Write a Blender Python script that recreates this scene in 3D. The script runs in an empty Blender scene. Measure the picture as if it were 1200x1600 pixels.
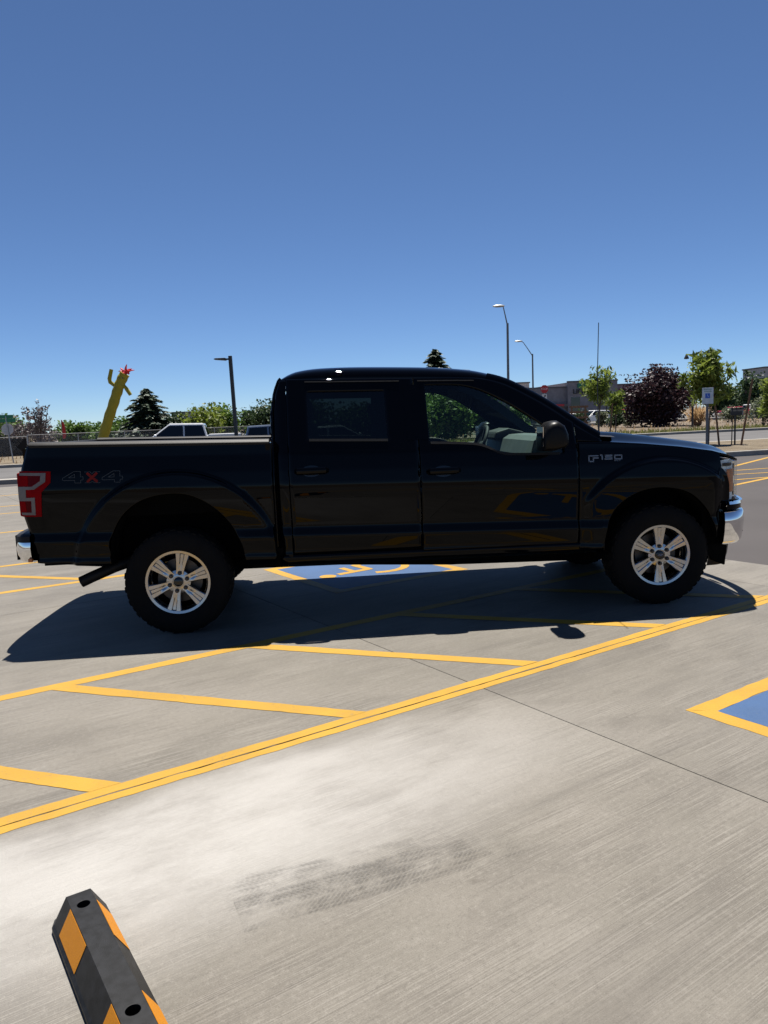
import bpy, bmesh, math, random
import numpy as np
from mathutils import Vector, Matrix
rng = random.Random(7)
sc = bpy.context.scene
C = sc.collection

# ------------------------------------------------------------------ camera
F_PX, PITCH, ROLL, CAM_H = 1189.9, 0.11956, 0.04069, 1.5134      # focal length in photo pixels (1200 x 1600)
_f = np.array([0, math.cos(PITCH), -math.sin(PITCH)]); _u = np.array([0, math.sin(PITCH), math.cos(PITCH)]); _x = np.array([1., 0, 0])
CR = _x*math.cos(ROLL) - _u*math.sin(ROLL); CU = _u*math.cos(ROLL) + _x*math.sin(ROLL)
cam = bpy.data.cameras.new('camera'); co = bpy.data.objects.new('camera', cam); C.objects.link(co)
cam.sensor_fit = 'VERTICAL'; cam.sensor_height = 36.0; cam.lens = 36.0*F_PX/1600
cam.clip_start = 0.05; cam.clip_end = 4000
M = Matrix(((CR[0], CU[0], -_f[0], 0), (CR[1], CU[1], -_f[1], 0), (CR[2], CU[2], -_f[2], CAM_H), (0, 0, 0, 1)))
co.matrix_world = M; sc.camera = co

# ------------------------------------------------------------------ sky and sun
SUN = Vector((0.012, 0.352, 1.0)).normalized()
elev = math.asin(SUN.z); azim = math.atan2(SUN.x, SUN.y)
w = bpy.data.worlds.new('World'); sc.world = w; w.use_nodes = True
nt = w.node_tree; sky = nt.nodes.new('ShaderNodeTexSky'); sky.sky_type = 'NISHITA'; sky.sun_disc = False
sky.sun_elevation = elev; sky.sun_rotation = azim; sky.altitude = 4000; sky.air_density = 1.0; sky.dust_density = 0.0; sky.ozone_density = 8.0
bg = nt.nodes['Background']; nt.links.new(sky.outputs[0], bg.inputs[0]); bg.inputs[1].default_value = 0.050
sl = bpy.data.lights.new('sun', 'SUN'); sl.energy = 5.0; sl.angle = math.radians(0.5); sl.color = (1.0, 0.95, 0.87)
so = bpy.data.objects.new('sun', sl); C.objects.link(so); so.rotation_euler = SUN.to_track_quat('Z', 'Y').to_euler()
vs = sc.view_settings; vs.view_transform = 'Standard'; vs.look = 'None'; vs.gamma = 1; vs.exposure = 1.08; vs.use_curve_mapping = False

# ------------------------------------------------------------------ pixel helpers (a pixel only gives a direction)
def ray(px, py): return _f + CR*(px-600)/F_PX - CU*(py-800)/F_PX
def at(px, py, Y):
    d = ray(px, py); k = Y/d[1]; return Vector((d[0]*k, Y, CAM_H + d[2]*k))
def gnd(px, py, z=0.0):
    d = ray(px, py); k = (z-CAM_H)/d[2]; return Vector((d[0]*k, d[1]*k, z))
# parking-lot frame: u along the stall lines, v across
LA = math.radians(33.75); LO = Vector((0.486, 4.171, 0)); LU = Vector((math.cos(LA), math.sin(LA), 0)); LV = Vector((-math.sin(LA), math.cos(LA), 0))
def lot(u, v, z=0.0): return LO + LU*u + LV*v + Vector((0, 0, z))
# street frame: s along the street, n away from the lot
RA = math.radians(14); RS = Vector((math.cos(RA), math.sin(RA), 0)); RN = Vector((-math.sin(RA), math.cos(RA), 0))
def rd(s, n, z=0.0): return RS*s + RN*n + Vector((0, 0, z))

# ------------------------------------------------------------------ materials
MAT = {}
class NB:
    def __init__(s, name):
        s.m = bpy.data.materials.new(name); s.m.use_nodes = True; s.t = s.m.node_tree
        s.b = s.t.nodes['Principled BSDF']; s.o = s.t.nodes['Material Output']; MAT[name] = s.m
    def n(s, k, **kw):
        x = s.t.nodes.new('ShaderNode'+k)
        for a, v in kw.items(): setattr(x, a, v)
        return x
    def l(s, a, b): s.t.links.new(a, b)
    def val(s, x, sock):
        if isinstance(x, (int, float)): sock.default_value = x
        else: s.l(x, sock)
    def math(s, op, a, b=0.0, clamp=False):
        x = s.n('Math', operation=op); x.use_clamp = clamp; s.val(a, x.inputs[0]); s.val(b, x.inputs[1]); return x.outputs[0]
    def sstep(s, x, a, b):
        y = s.n('MapRange', interpolation_type='SMOOTHSTEP'); s.val(x, y.inputs[0]); y.inputs[1].default_value = a; y.inputs[2].default_value = b; return y.outputs[0]
    def noise(s, vec, scale, detail=4, rough=0.55):
        x = s.n('TexNoise'); x.inputs['Scale'].default_value = scale; x.inputs['Detail'].default_value = detail; x.inputs['Roughness'].default_value = rough
        if vec is not None: s.l(vec, x.inputs['Vector'])
        return x.outputs['Fac']
    def mix(s, fac, a, b, blend='MIX'):
        x = s.n('Mix', data_type='RGBA', blend_type=blend); s.val(fac, x.inputs[0])
        for v, i in ((a, 6), (b, 7)):
            if isinstance(v, tuple): x.inputs[i].default_value = (*v, 1)
            else: s.l(v, x.inputs[i])
        return x.outputs[2]
    def ramp(s, fac, stops):
        x = s.n('ValToRGB'); e = x.color_ramp.elements
        while len(e) < len(stops): e.new(0.5)
        for k, (p, c) in enumerate(stops): e[k].position = p; e[k].color = (*c, 1)
        s.l(fac, x.inputs[0]); return x.outputs[0]
    def pos(s, rotz=0.0, scale=(1, 1, 1), loc=(0, 0, 0)):
        g = s.n('NewGeometry'); a = s.n('VectorMath', operation='SUBTRACT'); s.l(g.outputs['Position'], a.inputs[0]); a.inputs[1].default_value = loc
        r = s.n('VectorRotate', rotation_type='Z_AXIS'); s.l(a.outputs[0], r.inputs['Vector']); r.inputs['Angle'].default_value = -rotz
        if scale == (1, 1, 1): return r.outputs[0]
        m = s.n('VectorMath', operation='MULTIPLY'); s.l(r.outputs[0], m.inputs[0]); m.inputs[1].default_value = scale; return m.outputs[0]
    def obj(s): return s.n('TexCoord').outputs['Object']
    def bump(s, h, strength, dist=0.01):
        b = s.n('Bump'); b.inputs['Strength'].default_value = strength; b.inputs['Distance'].default_value = dist; s.l(h, b.inputs['Height']); s.l(b.outputs[0], s.b.inputs['Normal'])
    def col(s, c):
        if isinstance(c, tuple): s.b.inputs['Base Color'].default_value = (*c, 1)
        else: s.l(c, s.b.inputs['Base Color'])
    def set(s, rough=None, metal=None, coat=None, coatr=None, spec=None, trans=None):
        I = s.b.inputs
        for v, k in ((rough, 'Roughness'), (metal, 'Metallic'), (coat, 'Coat Weight'), (coatr, 'Coat Roughness'), (spec, 'Specular IOR Level')):
            if v is not None: s.val(v, I[k])
def plain(name, c, rough=0.6, metal=0.0, var=0.12, scale=8.0, coat=None, coatr=0.03, spec=None, bump=0.0):
    b = NB(name); o = b.obj(); f = b.noise(o, scale, 5)
    b.col(b.mix(b.sstep(f, 0.3, 0.7), tuple(x*(1-var) for x in c), tuple(min(1, x*(1+var)) for x in c)))
    b.set(rough, metal, coat, coatr, spec)
    if bump: b.bump(b.noise(o, scale*12, 3), bump, 0.005)
    return b.m
def concrete_mat():
    b = NB('concrete'); p = b.pos(LA, loc=tuple(LO))
    def sc_(v):
        m = b.n('VectorMath', operation='MULTIPLY'); b.l(p, m.inputs[0]); m.inputs[1].default_value = v; return m.outputs[0]
    def layer(c, f, a, z, k, col): return b.mix(b.math('MULTIPLY', b.sstep(f, a, z), k), c, col)
    big = b.noise(p, 0.5, 6, 0.62); mid = b.noise(sc_((0.55, 1.2, 1)), 1.9, 8, 0.68); st1 = b.noise(sc_((1.6, 24, 1)), 1.6, 8, 0.72)
    st2 = b.noise(sc_((1.0, 110, 1)), 2.0, 3, 0.6); stm = b.sstep(b.noise(sc_((0.7, 2.2, 1)), 1.3, 5, 0.6), 0.34, 0.62); fine = b.noise(p, 210, 4, 0.75); grit = b.noise(p, 48, 6, 0.75)
    oi = b.n('ObjectInfo')
    c = b.ramp(b.sstep(big, 0.3, 0.72), [(0, (0.114, 0.104, 0.087)), (1, (0.154, 0.140, 0.120))])
    c = layer(c, mid, 0.47, 0.64, 0.50, (0.083, 0.074, 0.063)); c = layer(c, mid, 0.47, 0.33, 0.30, (0.193, 0.177, 0.156))
    c = layer(c, st1, 0.50, 0.66, 0.30, (0.076, 0.068, 0.057)); c = b.mix(b.math('MULTIPLY', b.math('MULTIPLY', b.sstep(st2, 0.52, 0.61), stm), 0.52), c, (0.209, 0.194, 0.171)); c = b.mix(b.math('MULTIPLY', b.math('MULTIPLY', b.sstep(st2, 0.48, 0.39), stm), 0.48), c, (0.070, 0.062, 0.053))
    c = layer(c, grit, 0.52, 0.68, 0.42, (0.072, 0.064, 0.055)); c = layer(c, grit, 0.48, 0.33, 0.35, (0.215, 0.199, 0.176)); c = layer(c, fine, 0.55, 0.68, 0.55, (0.050, 0.045, 0.038)); c = layer(c, fine, 0.45, 0.32, 0.40, (0.241, 0.226, 0.202))
    # sun glare painted paler onto the polished band in front of the stall line
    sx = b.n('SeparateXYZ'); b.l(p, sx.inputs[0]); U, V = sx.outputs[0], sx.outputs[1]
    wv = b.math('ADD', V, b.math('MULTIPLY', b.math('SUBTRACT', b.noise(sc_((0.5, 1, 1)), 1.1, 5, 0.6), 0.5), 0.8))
    glare_band = b.math('MULTIPLY', b.sstep(wv, -1.35, -0.7), b.sstep(wv, 0.0, -0.35))
    glare_band = b.math('MULTIPLY', glare_band, b.sstep(U, 0.5, -1.9)); glare_band = b.math('MULTIPLY', glare_band, b.math('ADD', 0.55, b.math('MULTIPLY', b.sstep(mid, 0.66, 0.40), 0.45)), clamp=True)
    c = b.mix(b.math('MULTIPLY', glare_band, 0.62), c, (0.255, 0.243, 0.228))
    tr = b.math('MULTIPLY', b.sstep(b.noise(sc_((0.25, 2.6, 1)), 1.1, 6, 0.6), 0.52, 0.68), 0.40); c = b.mix(tr, c, (0.076, 0.068, 0.059))
    sp = b.noise(sc_((1, 1.5, 1)), 2.7, 5, 0.6); c = layer(c, sp, 0.66, 0.76, 0.5, (0.053, 0.045, 0.037)); sp2 = b.noise(sc_((1.3, 1.1, 1)), 9.0, 4, 0.6); c = layer(c, sp2, 0.72, 0.78, 0.55, (0.045, 0.040, 0.035))
    hsv = b.n('HueSaturation'); b.l(c, hsv.inputs['Color']); b.l(b.math('ADD', b.math('MULTIPLY', oi.outputs['Random'], 0.12), 0.95), hsv.inputs['Value'])
    b.col(hsv.outputs[0]); b.set(rough=0.62, spec=b.math('ADD', 0.25, b.math('MULTIPLY', glare_band, 0.95)))
    h = b.math('ADD', b.math('MULTIPLY', st2, 0.8), b.math('ADD', b.math('MULTIPLY', grit, 0.9), b.math('MULTIPLY', fine, 0.6)))
    b.bump(h, 0.7, 0.004); return b.m
def paint_mat(name, c, worn):
    b = NB(name); p = b.pos(LA, loc=tuple(LO), scale=(4, 60, 1)); q = b.pos(LA, loc=tuple(LO))
    st = b.noise(p, 2, 5, 0.7); sp = b.noise(q, 38, 6, 0.75); big = b.noise(q, 1.6, 6, 0.65); fine = b.noise(q, 200, 3, 0.7)
    k = b.mix(b.sstep(big, 0.3, 0.7), c, tuple(x*0.80 for x in c))
    k = b.mix(b.math('MULTIPLY', b.sstep(st, 0.56, 0.70), 0.4), k, worn)
    k = b.mix(b.math('MULTIPLY', b.math('MULTIPLY', b.sstep(sp, 0.56, 0.66), b.sstep(big, 0.42, 0.62)), 0.75), k, worn)
    k = b.mix(b.math('MULTIPLY', b.sstep(fine, 0.60, 0.70), 0.35), k, tuple(x*0.5 for x in worn))
    b.col(k); b.set(0.6, spec=0.3); b.bump(b.math('ADD', st, b.math('ADD', sp, fine)), 0.5, 0.004); return b.m
def asphalt_mat(name, c):
    b = NB(name); p = b.pos(); f = b.noise(p, 90, 4, 0.7); g = b.noise(p, 0.35, 5)
    k = b.mix(b.sstep(g, 0.3, 0.7), tuple(x*0.85 for x in c), tuple(x*1.15 for x in c)); k = b.mix(b.math('MULTIPLY', b.sstep(f, 0.55, 0.75), 0.5), k, tuple(x*1.7 for x in c))
    b.col(k); b.set(0.85, spec=0.3); b.bump(f, 0.5, 0.004); return b.m
def soil_mat(name, a, c, sc1=0.5):
    b = NB(name); p = b.pos(); f = b.noise(p, 22, 5, 0.75); g = b.noise(p, sc1, 6, 0.65)
    k = b.mix(b.sstep(g, 0.32, 0.68), a, c); k = b.mix(b.math('MULTIPLY', b.sstep(f, 0.5, 0.72), 0.55), k, tuple(x*0.45 for x in a)); k = b.mix(b.math('MULTIPLY', b.sstep(f, 0.46, 0.3), 0.4), k, tuple(min(1, x*1.5) for x in c))
    b.col(k); b.set(0.9, spec=0.2); b.bump(f, 0.8, 0.05); return b.m
def glass_mat(name, tint, ior_f0=0.045, rough=0.0):
    b = NB(name); t = b.n('BsdfTransparent'); t.inputs[0].default_value = (*tint, 1); g = b.n('BsdfGlossy'); g.inputs['Roughness'].default_value = rough
    lw = b.n('LayerWeight'); lw.inputs[0].default_value = 0.5
    f = b.math('ADD', b.math('MULTIPLY', b.math('POWER', lw.outputs['Facing'], 5.0), 1-ior_f0), ior_f0)
    m = b.n('MixShader'); b.l(f, m.inputs[0]); b.l(t.outputs[0], m.inputs[1]); b.l(g.outputs[0], m.inputs[2]); b.l(m.outputs[0], b.o.inputs[0]); return b.m
def leaf_mat(name, a, c, transl=0.35):
    b = NB(name); g = b.n('NewGeometry'); r = g.outputs['Random Per Island']; k = b.mix(r, a, c)
    n2 = b.noise(b.pos(), 0.9, 2); k = b.mix(b.math('MULTIPLY', b.sstep(n2, 0.4, 0.65), 0.45), k, tuple(x*1.35 for x in c))
    b.col(k); b.set(0.55, spec=0.35)
    t = b.n('BsdfTranslucent'); b.l(k, t.inputs[0]); m = b.n('MixShader'); m.inputs[0].default_value = transl
    b.l(b.b.outputs[0], m.inputs[1]); b.l(t.outputs[0], m.inputs[2]); b.l(m.outputs[0], b.o.inputs[0]); return b.m
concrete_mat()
paint_mat('yellow_paint', (0.37, 0.205, 0.013), (0.16, 0.115, 0.055)); paint_mat('blue_paint', (0.030, 0.075, 0.175), (0.06, 0.09, 0.14))
asphalt_mat('asphalt', (0.043, 0.038, 0.0375)); asphalt_mat('road_asphalt', (0.078, 0.075, 0.074))
soil_mat('soil', (0.095, 0.074, 0.054), (0.145, 0.115, 0.085), 0.12); soil_mat('mulch', (0.105, 0.082, 0.055), (0.16, 0.13, 0.09), 0.8); soil_mat('joint_dirt', (0.045, 0.04, 0.035), (0.06, 0.05, 0.045))
plain('kerb_concrete', (0.25, 0.235, 0.21), 0.8, var=0.15, scale=2, bump=0.3)
MP = plain('truck_paint', (0.0008, 0.0010, 0.0018), 0.3, var=0.1, coat=1.0, coatr=0.008, spec=0.0); MP.node_tree.nodes['Principled BSDF'].inputs['Coat IOR'].default_value = 1.245
plain('black_plastic', (0.007, 0.007, 0.008), 0.55, spec=0.22, bump=0.1); plain('black_gloss', (0.006, 0.006, 0.007), 0.12)
plain('rubber', (0.006, 0.006, 0.0063), 0.85, spec=0.12, bump=0.15); plain('underbody_black', (0.003, 0.003, 0.003), 0.9, spec=0.05)
plain('chrome', (0.82, 0.82, 0.83), 0.05, metal=1.0, var=0.02); plain('alloy', (0.40, 0.40, 0.405), 0.2, metal=1.0, var=0.05); plain('dark_metal', (0.09, 0.085, 0.08), 0.5, metal=1.0)
plain('red_lens', (0.21, 0.002, 0.004), 0.3, spec=0.03); plain('dark_red_lens', (0.085, 0.0015, 0.003), 0.3, spec=0.08); plain('clear_lens', (0.17, 0.155, 0.15), 0.3, spec=0.1); plain('mirror_black', (0.004, 0.004, 0.0045), 0.4, spec=0.15); plain('amber_lens', (0.42, 0.14, 0.04), 0.3)
plain('lamp_reflector', (0.62, 0.70, 0.72), 0.3, metal=0.0, var=0.3, scale=40); plain('trim_grey', (0.17, 0.18, 0.19), 0.35, metal=0.5); plain('decal_grey', (0.055, 0.062, 0.07), 0.4, spec=0.1); plain('decal_red', (0.16, 0.012, 0.009), 0.4, spec=0.1)
plain('cabin_dark', (0.02, 0.022, 0.023), 0.7); plain('cabin_grey', (0.09, 0.10, 0.10), 0.6)
plain('stop_rubber', (0.0045, 0.0047, 0.0055), 0.5, var=0.8, scale=30, bump=0.15, spec=0.22); 
glass_mat('front_glass', (0.64, 0.76, 0.72)); glass_mat('clear_glass', (0.93, 0.95, 0.95)); plain('emblem_blue', (0.008, 0.02, 0.06), 0.3); glass_mat('tint_glass', (0.10, 0.125, 0.125)); glass_mat('dark_glass', (0.05, 0.06, 0.065), 0.06)
plain('galvanised', (0.34, 0.35, 0.36), 0.45, metal=0.7); plain('pole_black', (0.02, 0.021, 0.022), 0.5); plain('pole_grey', (0.14, 0.145, 0.15), 0.5, metal=0.3); plain('weathered_wood', (0.16, 0.085, 0.045), 0.8, var=0.3, scale=6); plain('sign_white', (0.62, 0.66, 0.66), 0.5); plain('sign_red', (0.45, 0.02, 0.025), 0.5); plain('sign_blue', (0.03, 0.13, 0.55), 0.5); plain('sign_green', (0.015, 0.16, 0.08), 0.5); plain('sign_back', (0.42, 0.43, 0.44), 0.5, metal=0.5)
plain('bark', (0.10, 0.075, 0.055), 0.9, var=0.3, scale=6); plain('grey_bark', (0.13, 0.105, 0.10), 0.9, var=0.3, scale=6)
leaf_mat('leaf_green', (0.035, 0.075, 0.015), (0.10, 0.17, 0.03)); leaf_mat('leaf_bright', (0.055, 0.095, 0.016), (0.17, 0.21, 0.035), 0.45); leaf_mat('leaf_dark', (0.018, 0.038, 0.014), (0.05, 0.085, 0.03), 0.2); leaf_mat('leaf_pine', (0.016, 0.034, 0.022), (0.045, 0.075, 0.04), 0.15)
leaf_mat('leaf_purple', (0.012, 0.006, 0.008), (0.048, 0.022, 0.028), 0.2); leaf_mat('leaf_mauve', (0.055, 0.045, 0.048), (0.11, 0.09, 0.095), 0.15); leaf_mat('leaf_dry', (0.30, 0.19, 0.09), (0.50, 0.36, 0.20), 0.3); leaf_mat('leaf_grey', (0.08, 0.10, 0.06), (0.16, 0.18, 0.11), 0.3); leaf_mat('grass', (0.07, 0.10, 0.02), (0.20, 0.20, 0.06), 0.4)
plain('stucco', (0.22, 0.20, 0.205), 0.85, scale=1.5, bump=0.2); plain('stucco_light', (0.40, 0.37, 0.34), 0.85, scale=1.5); plain('stucco_dark', (0.12, 0.11, 0.105), 0.85); plain('letter_black', (0.02, 0.02, 0.022), 0.5)
plain('silver_paint', (0.58, 0.59, 0.60), 0.3, metal=0.1, coat=1.0); plain('grey_paint', (0.11, 0.14, 0.19), 0.25, metal=0.4, coat=1.0); plain('white_paint', (0.72, 0.72, 0.71), 0.25, coat=1.0); plain('red_paint', (0.40, 0.02, 0.025), 0.25, coat=1.0); plain('dark_paint', (0.03, 0.032, 0.036), 0.25, coat=1.0)
def tube_cloth():
    b = NB('tube_cloth'); f = b.noise(b.obj(), 3, 4); k = b.mix(f, (0.27, 0.235, 0.012), (0.36, 0.31, 0.02)); b.col(k); b.set(0.6)
    t = b.n('BsdfTranslucent'); b.l(k, t.inputs[0]); m = b.n('MixShader'); m.inputs[0].default_value = 0.2; b.l(b.b.outputs[0], m.inputs[1]); b.l(t.outputs[0], m.inputs[2]); b.l(m.outputs[0], b.o.inputs[0])
tube_cloth(); plain('tube_red', (0.55, 0.02, 0.03), 0.6)
def orange_mat():
    b = NB('reflective_orange'); v = b.n('TexVoronoi'); v.inputs['Scale'].default_value = 420; b.l(b.obj(), v.inputs[0])
    b.col(b.mix(b.sstep(v.outputs[0], 0.1, 0.5), (0.56, 0.22, 0.006), (0.38, 0.14, 0.004))); b.set(0.55, spec=0.2); b.bump(v.outputs[0], 0.3, 0.001)
orange_mat()
def mark_mat():
    b = NB('tyre_rubber_mark'); o = b.obj(); sx = b.n('SeparateXYZ'); b.l(o, sx.inputs[0]); U, V = sx.outputs[0], sx.outputs[1]
    av = b.math('ABSOLUTE', V); ph = b.math('ADD', b.math('MULTIPLY', U, 52.0), b.math('MULTIPLY', av, 55.0))
    ph = b.math('FRACT', ph); chev = b.sstep(b.math('ABSOLUTE', b.math('SUBTRACT', ph, 0.5)), 0.12, 0.26)
    rib = b.sstep(b.math('ABSOLUTE', b.math('SUBTRACT', b.math('FRACT', b.math('MULTIPLY', V, 26.0)), 0.5)), 0.05, 0.14)
    edge = b.sstep(av, 0.098, 0.082); g = b.noise(o, 7, 5, 0.65); fade = b.sstep(g, 0.40, 0.62)
    m2 = b.n('VectorMath', operation='MULTIPLY'); b.l(o, m2.inputs[0]); m2.inputs[1].default_value = (1, 40, 1); fade = b.math('MULTIPLY', fade, b.sstep(b.noise(m2.outputs[0], 2.5, 3), 0.3, 0.6))
    ends = b.sstep(b.math('ABSOLUTE', U), 0.5, 0.32)
    f = b.math('MULTIPLY', b.math('MULTIPLY', b.math('ADD', b.math('MULTIPLY', b.math('MULTIPLY', chev, rib), 0.7), 0.3), b.math('MULTIPLY', edge, ends)), b.math('MULTIPLY', fade, 0.34))
    b.col((0.06, 0.055, 0.05)); b.set(0.8); t = b.n('BsdfTransparent'); m = b.n('MixShader'); b.l(f, m.inputs[0]); b.l(t.outputs[0], m.inputs[1]); b.l(b.b.outputs[0], m.inputs[2]); b.l(m.outputs[0], b.o.inputs[0])
mark_mat()

# ------------------------------------------------------------------ mesh helpers: a shape is (verts, faces)
def join(*sh):
    V, Fc = [], []
    for v, f in sh:
        o = len(V); V += [tuple(p) for p in v]; Fc += [tuple(i+o for i in q) for q in f]
    return V, Fc
def tf(sh, M4): return [tuple(M4 @ Vector(p)) for p in sh[0]], sh[1]
def mv(sh, x=0, y=0, z=0, rz=0): return tf(sh, Matrix.Translation((x, y, z)) @ Matrix.Rotation(rz, 4, 'Z'))
def box(x0, x1, y0, y1, z0, z1):
    return [(x, y, z) for x in (x0, x1) for y in (y0, y1) for z in (z0, z1)], [(0, 1, 3, 2), (4, 6, 7, 5), (0, 4, 5, 1), (2, 3, 7, 6), (0, 2, 6, 4), (1, 5, 7, 3)]
def grid(fn, nu, nv, flip=False):
    V = [fn(i/nu, j/nv) for i in range(nu+1) for j in range(nv+1)]; Fc = []
    for i in range(nu):
        for j in range(nv):
            a = i*(nv+1)+j; q = (a, a+nv+1, a+nv+2, a+1); Fc.append(q[::-1] if flip else q)
    return V, Fc
def tube(pts, rad, n=8, caps=True):
    pts = [Vector(p) for p in pts]; rad = rad if isinstance(rad, (list, tuple)) else [rad]*len(pts); V, Fc = [], []; up = None
    for i, p in enumerate(pts):
        d = (pts[min(i+1, len(pts)-1)]-pts[max(i-1, 0)]).normalized()
        if up is None: up = Vector((0, 0, 1)) if abs(d.z) < 0.9 else Vector((1, 0, 0))
        a = d.cross(up).normalized(); b_ = a.cross(d).normalized(); up = b_
        for k in range(n):
            t = 2*math.pi*k/n; V.append(tuple(p+(a*math.cos(t)+b_*math.sin(t))*rad[i]))
    for i in range(len(pts)-1):
        for k in range(n): Fc.append((i*n+k, i*n+(k+1) % n, (i+1)*n+(k+1) % n, (i+1)*n+k))
    if caps: Fc += [tuple(range(n))[::-1], tuple((len(pts)-1)*n+k for k in range(n))]
    return V, Fc
def lathe(prof, n=32):                        # (r, y) turned about the y axis
    V = [(r*math.cos(2*math.pi*k/n), y, r*math.sin(2*math.pi*k/n)) for (r, y) in prof for k in range(n)]; Fc = []
    for i in range(len(prof)-1):
        for k in range(n): Fc.append((i*n+k, i*n+(k+1) % n, (i+1)*n+(k+1) % n, (i+1)*n+k))
    return V, Fc
def prism(poly, d0, d1, ax='y'):              # polygon in (a, b), extruded along the third axis
    n = len(poly); mk3 = {'y': lambda a, b, d: (a, d, b), 'z': lambda a, b, d: (a, b, d), 'x': lambda a, b, d: (d, a, b)}[ax]
    V = [mk3(a, b, d0) for a, b in poly]+[mk3(a, b, d1) for a, b in poly]
    return V, [tuple(range(n))[::-1], tuple(range(n, 2*n))]+[(i, (i+1) % n, n+(i+1) % n, n+i) for i in range(n)]
def ball(c, r, n=10, m=7, sq=(1, 1, 1)):
    V = [(c[0]+r*sq[0]*math.sin(math.pi*j/m)*math.cos(2*math.pi*i/n), c[1]+r*sq[1]*math.sin(math.pi*j/m)*math.sin(2*math.pi*i/n), c[2]+r*sq[2]*math.cos(math.pi*j/m)) for j in range(m+1) for i in range(n)]
    return V, [(j*n+i, (j+1)*n+i, (j+1)*n+(i+1) % n, j*n+(i+1) % n) for j in range(m) for i in range(n)]
def cr(pts, k=8):                             # Catmull-Rom through points
    P = [np.array(p, float) for p in pts]; P = [2*P[0]-P[1]]+P+[2*P[-1]-P[-2]]; out = []
    for i in range(1, len(P)-2):
        for t in np.linspace(0, 1, k, endpoint=False):
            out.append(0.5*((2*P[i])+(-P[i-1]+P[i+1])*t+(2*P[i-1]-5*P[i]+4*P[i+1]-P[i+2])*t*t+(-P[i-1]+3*P[i]-3*P[i+1]+P[i+2])*t**3))
    out.append(P[-2]); return np.array(out)
def mk(name, sh, mat, parent=None, smooth=False, bevel=0.0, solid=0.0, clean=False, ang=35):
    me = bpy.data.meshes.new(name); me.from_pydata([tuple(v) for v in sh[0]], [], sh[1])
    if clean:
        bm = bmesh.new(); bm.from_mesh(me); bmesh.ops.remove_doubles(bm, verts=bm.verts, dist=1e-5); bmesh.ops.recalc_face_normals(bm, faces=bm.faces); bm.to_mesh(me); bm.free()
    me.materials.append(MAT[mat]); me.update()
    o = bpy.data.objects.new(name, me); C.objects.link(o)
    if parent is not None: o.parent = parent
    if smooth:
        for p in me.polygons: p.use_smooth = True
        if ang < 180: me.set_sharp_from_angle(angle=math.radians(ang))
    if solid: m = o.modifiers.new('thickness', 'SOLIDIFY'); m.thickness = solid; m.offset = -1
    if bevel: m = o.modifiers.new('bevel', 'BEVEL'); m.width = bevel; m.segments = 2; m.limit_method = 'ANGLE'; m.angle_limit = math.radians(40)
    return o
def root(name, label, cat, loc=(0, 0, 0), rz=0.0, group=None):
    o = bpy.data.objects.new(name, None); C.objects.link(o); o.location = loc; o.rotation_euler = (0, 0, rz); o.empty_display_size = 0.2
    return tag(o, label, cat, group)
def tag(o, label, cat, group=None):
    o['label'] = label; o['category'] = cat
    if group: o['group'] = group
    return o
def struct(o, label=None): 
    o['kind'] = 'structure'
    if label: o['label'] = label
    return o
def text_shape(s, size, depth=0.004):         # letters in the x-z plane, facing -y, centred
    cu = bpy.data.curves.new('t', 'FONT'); cu.body = s; cu.size = size; cu.align_x = 'CENTER'; cu.align_y = 'CENTER'; cu.extrude = depth/2; cu.resolution_u = 3
    o = bpy.data.objects.new('t', cu); C.objects.link(o); bpy.context.view_layer.update()
    me = o.evaluated_get(bpy.context.evaluated_depsgraph_get()).to_mesh(); V = [(v.co.x, -v.co.z, v.co.y) for v in me.vertices]; Fc = [tuple(p.vertices) for p in me.polygons]
    bpy.data.objects.remove(o); return V, Fc
def copy_tree(o, parent=None):
    c = o.copy(); C.objects.link(c); c.parent = parent
    for ch in list(o.children): copy_tree(ch, c)
    return c

# ================================================================== THE SETTING
gnd_o = struct(mk('ground', ([(-900, -300, -0.09), (900, -300, -0.09), (900, 1500, -0.09), (-900, 1500, -0.09)], [(0, 1, 2, 3)]), 'soil'))
def sheet(name, pts, z, mat, th=0.0):
    return struct(mk(name, ([(p.x, p.y, z) for p in pts], [tuple(range(len(pts)))]), mat))
sheet('lot_asphalt', [lot(4.26, -40), lot(60, -40), rd(90, 26.2), rd(-1.9, 26.2), lot(4.26, 21.95)], -0.012, 'asphalt')
sheet('lot_asphalt', [lot(4.25, 21.97), rd(-1.95, 26.2), rd(-60, 26.2), lot(-40, 21.97)], -0.014, 'asphalt')
sheet('street', [rd(-220, 27), rd(220, 27), rd(220, 40.2), rd(-220, 40.2)], -0.03, 'road_asphalt')
sheet('far_lot', [rd(-40, 83), rd(220, 83), rd(220, 170), rd(-40, 170)], 0.02, 'road_asphalt')
sheet('side_yard', [rd(-120, 41), rd(0, 41), rd(0, 82), rd(-120, 82)], -0.05, 'mulch')
def strip_box(name, f, s0, s1, n0, n1, z0, z1, mat, bev=0.02):
    p = [f(s0, n0), f(s1, n0), f(s1, n1), f(s0, n1)]
    return struct(mk(name, prism([(q.x, q.y) for q in p], z0, z1, 'z'), mat, bevel=bev))
strip_box('street_kerb', rd, -200, 200, 26.4, 26.98, -0.1, 0.13, 'kerb_concrete'); strip_box('street_kerb', rd, -200, 200, 40.22, 40.6, -0.1, 0.12, 'kerb_concrete')
strip_box('far_kerb', rd, -20, 200, 82, 83, -0.1, 0.22, 'kerb_concrete')
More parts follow.
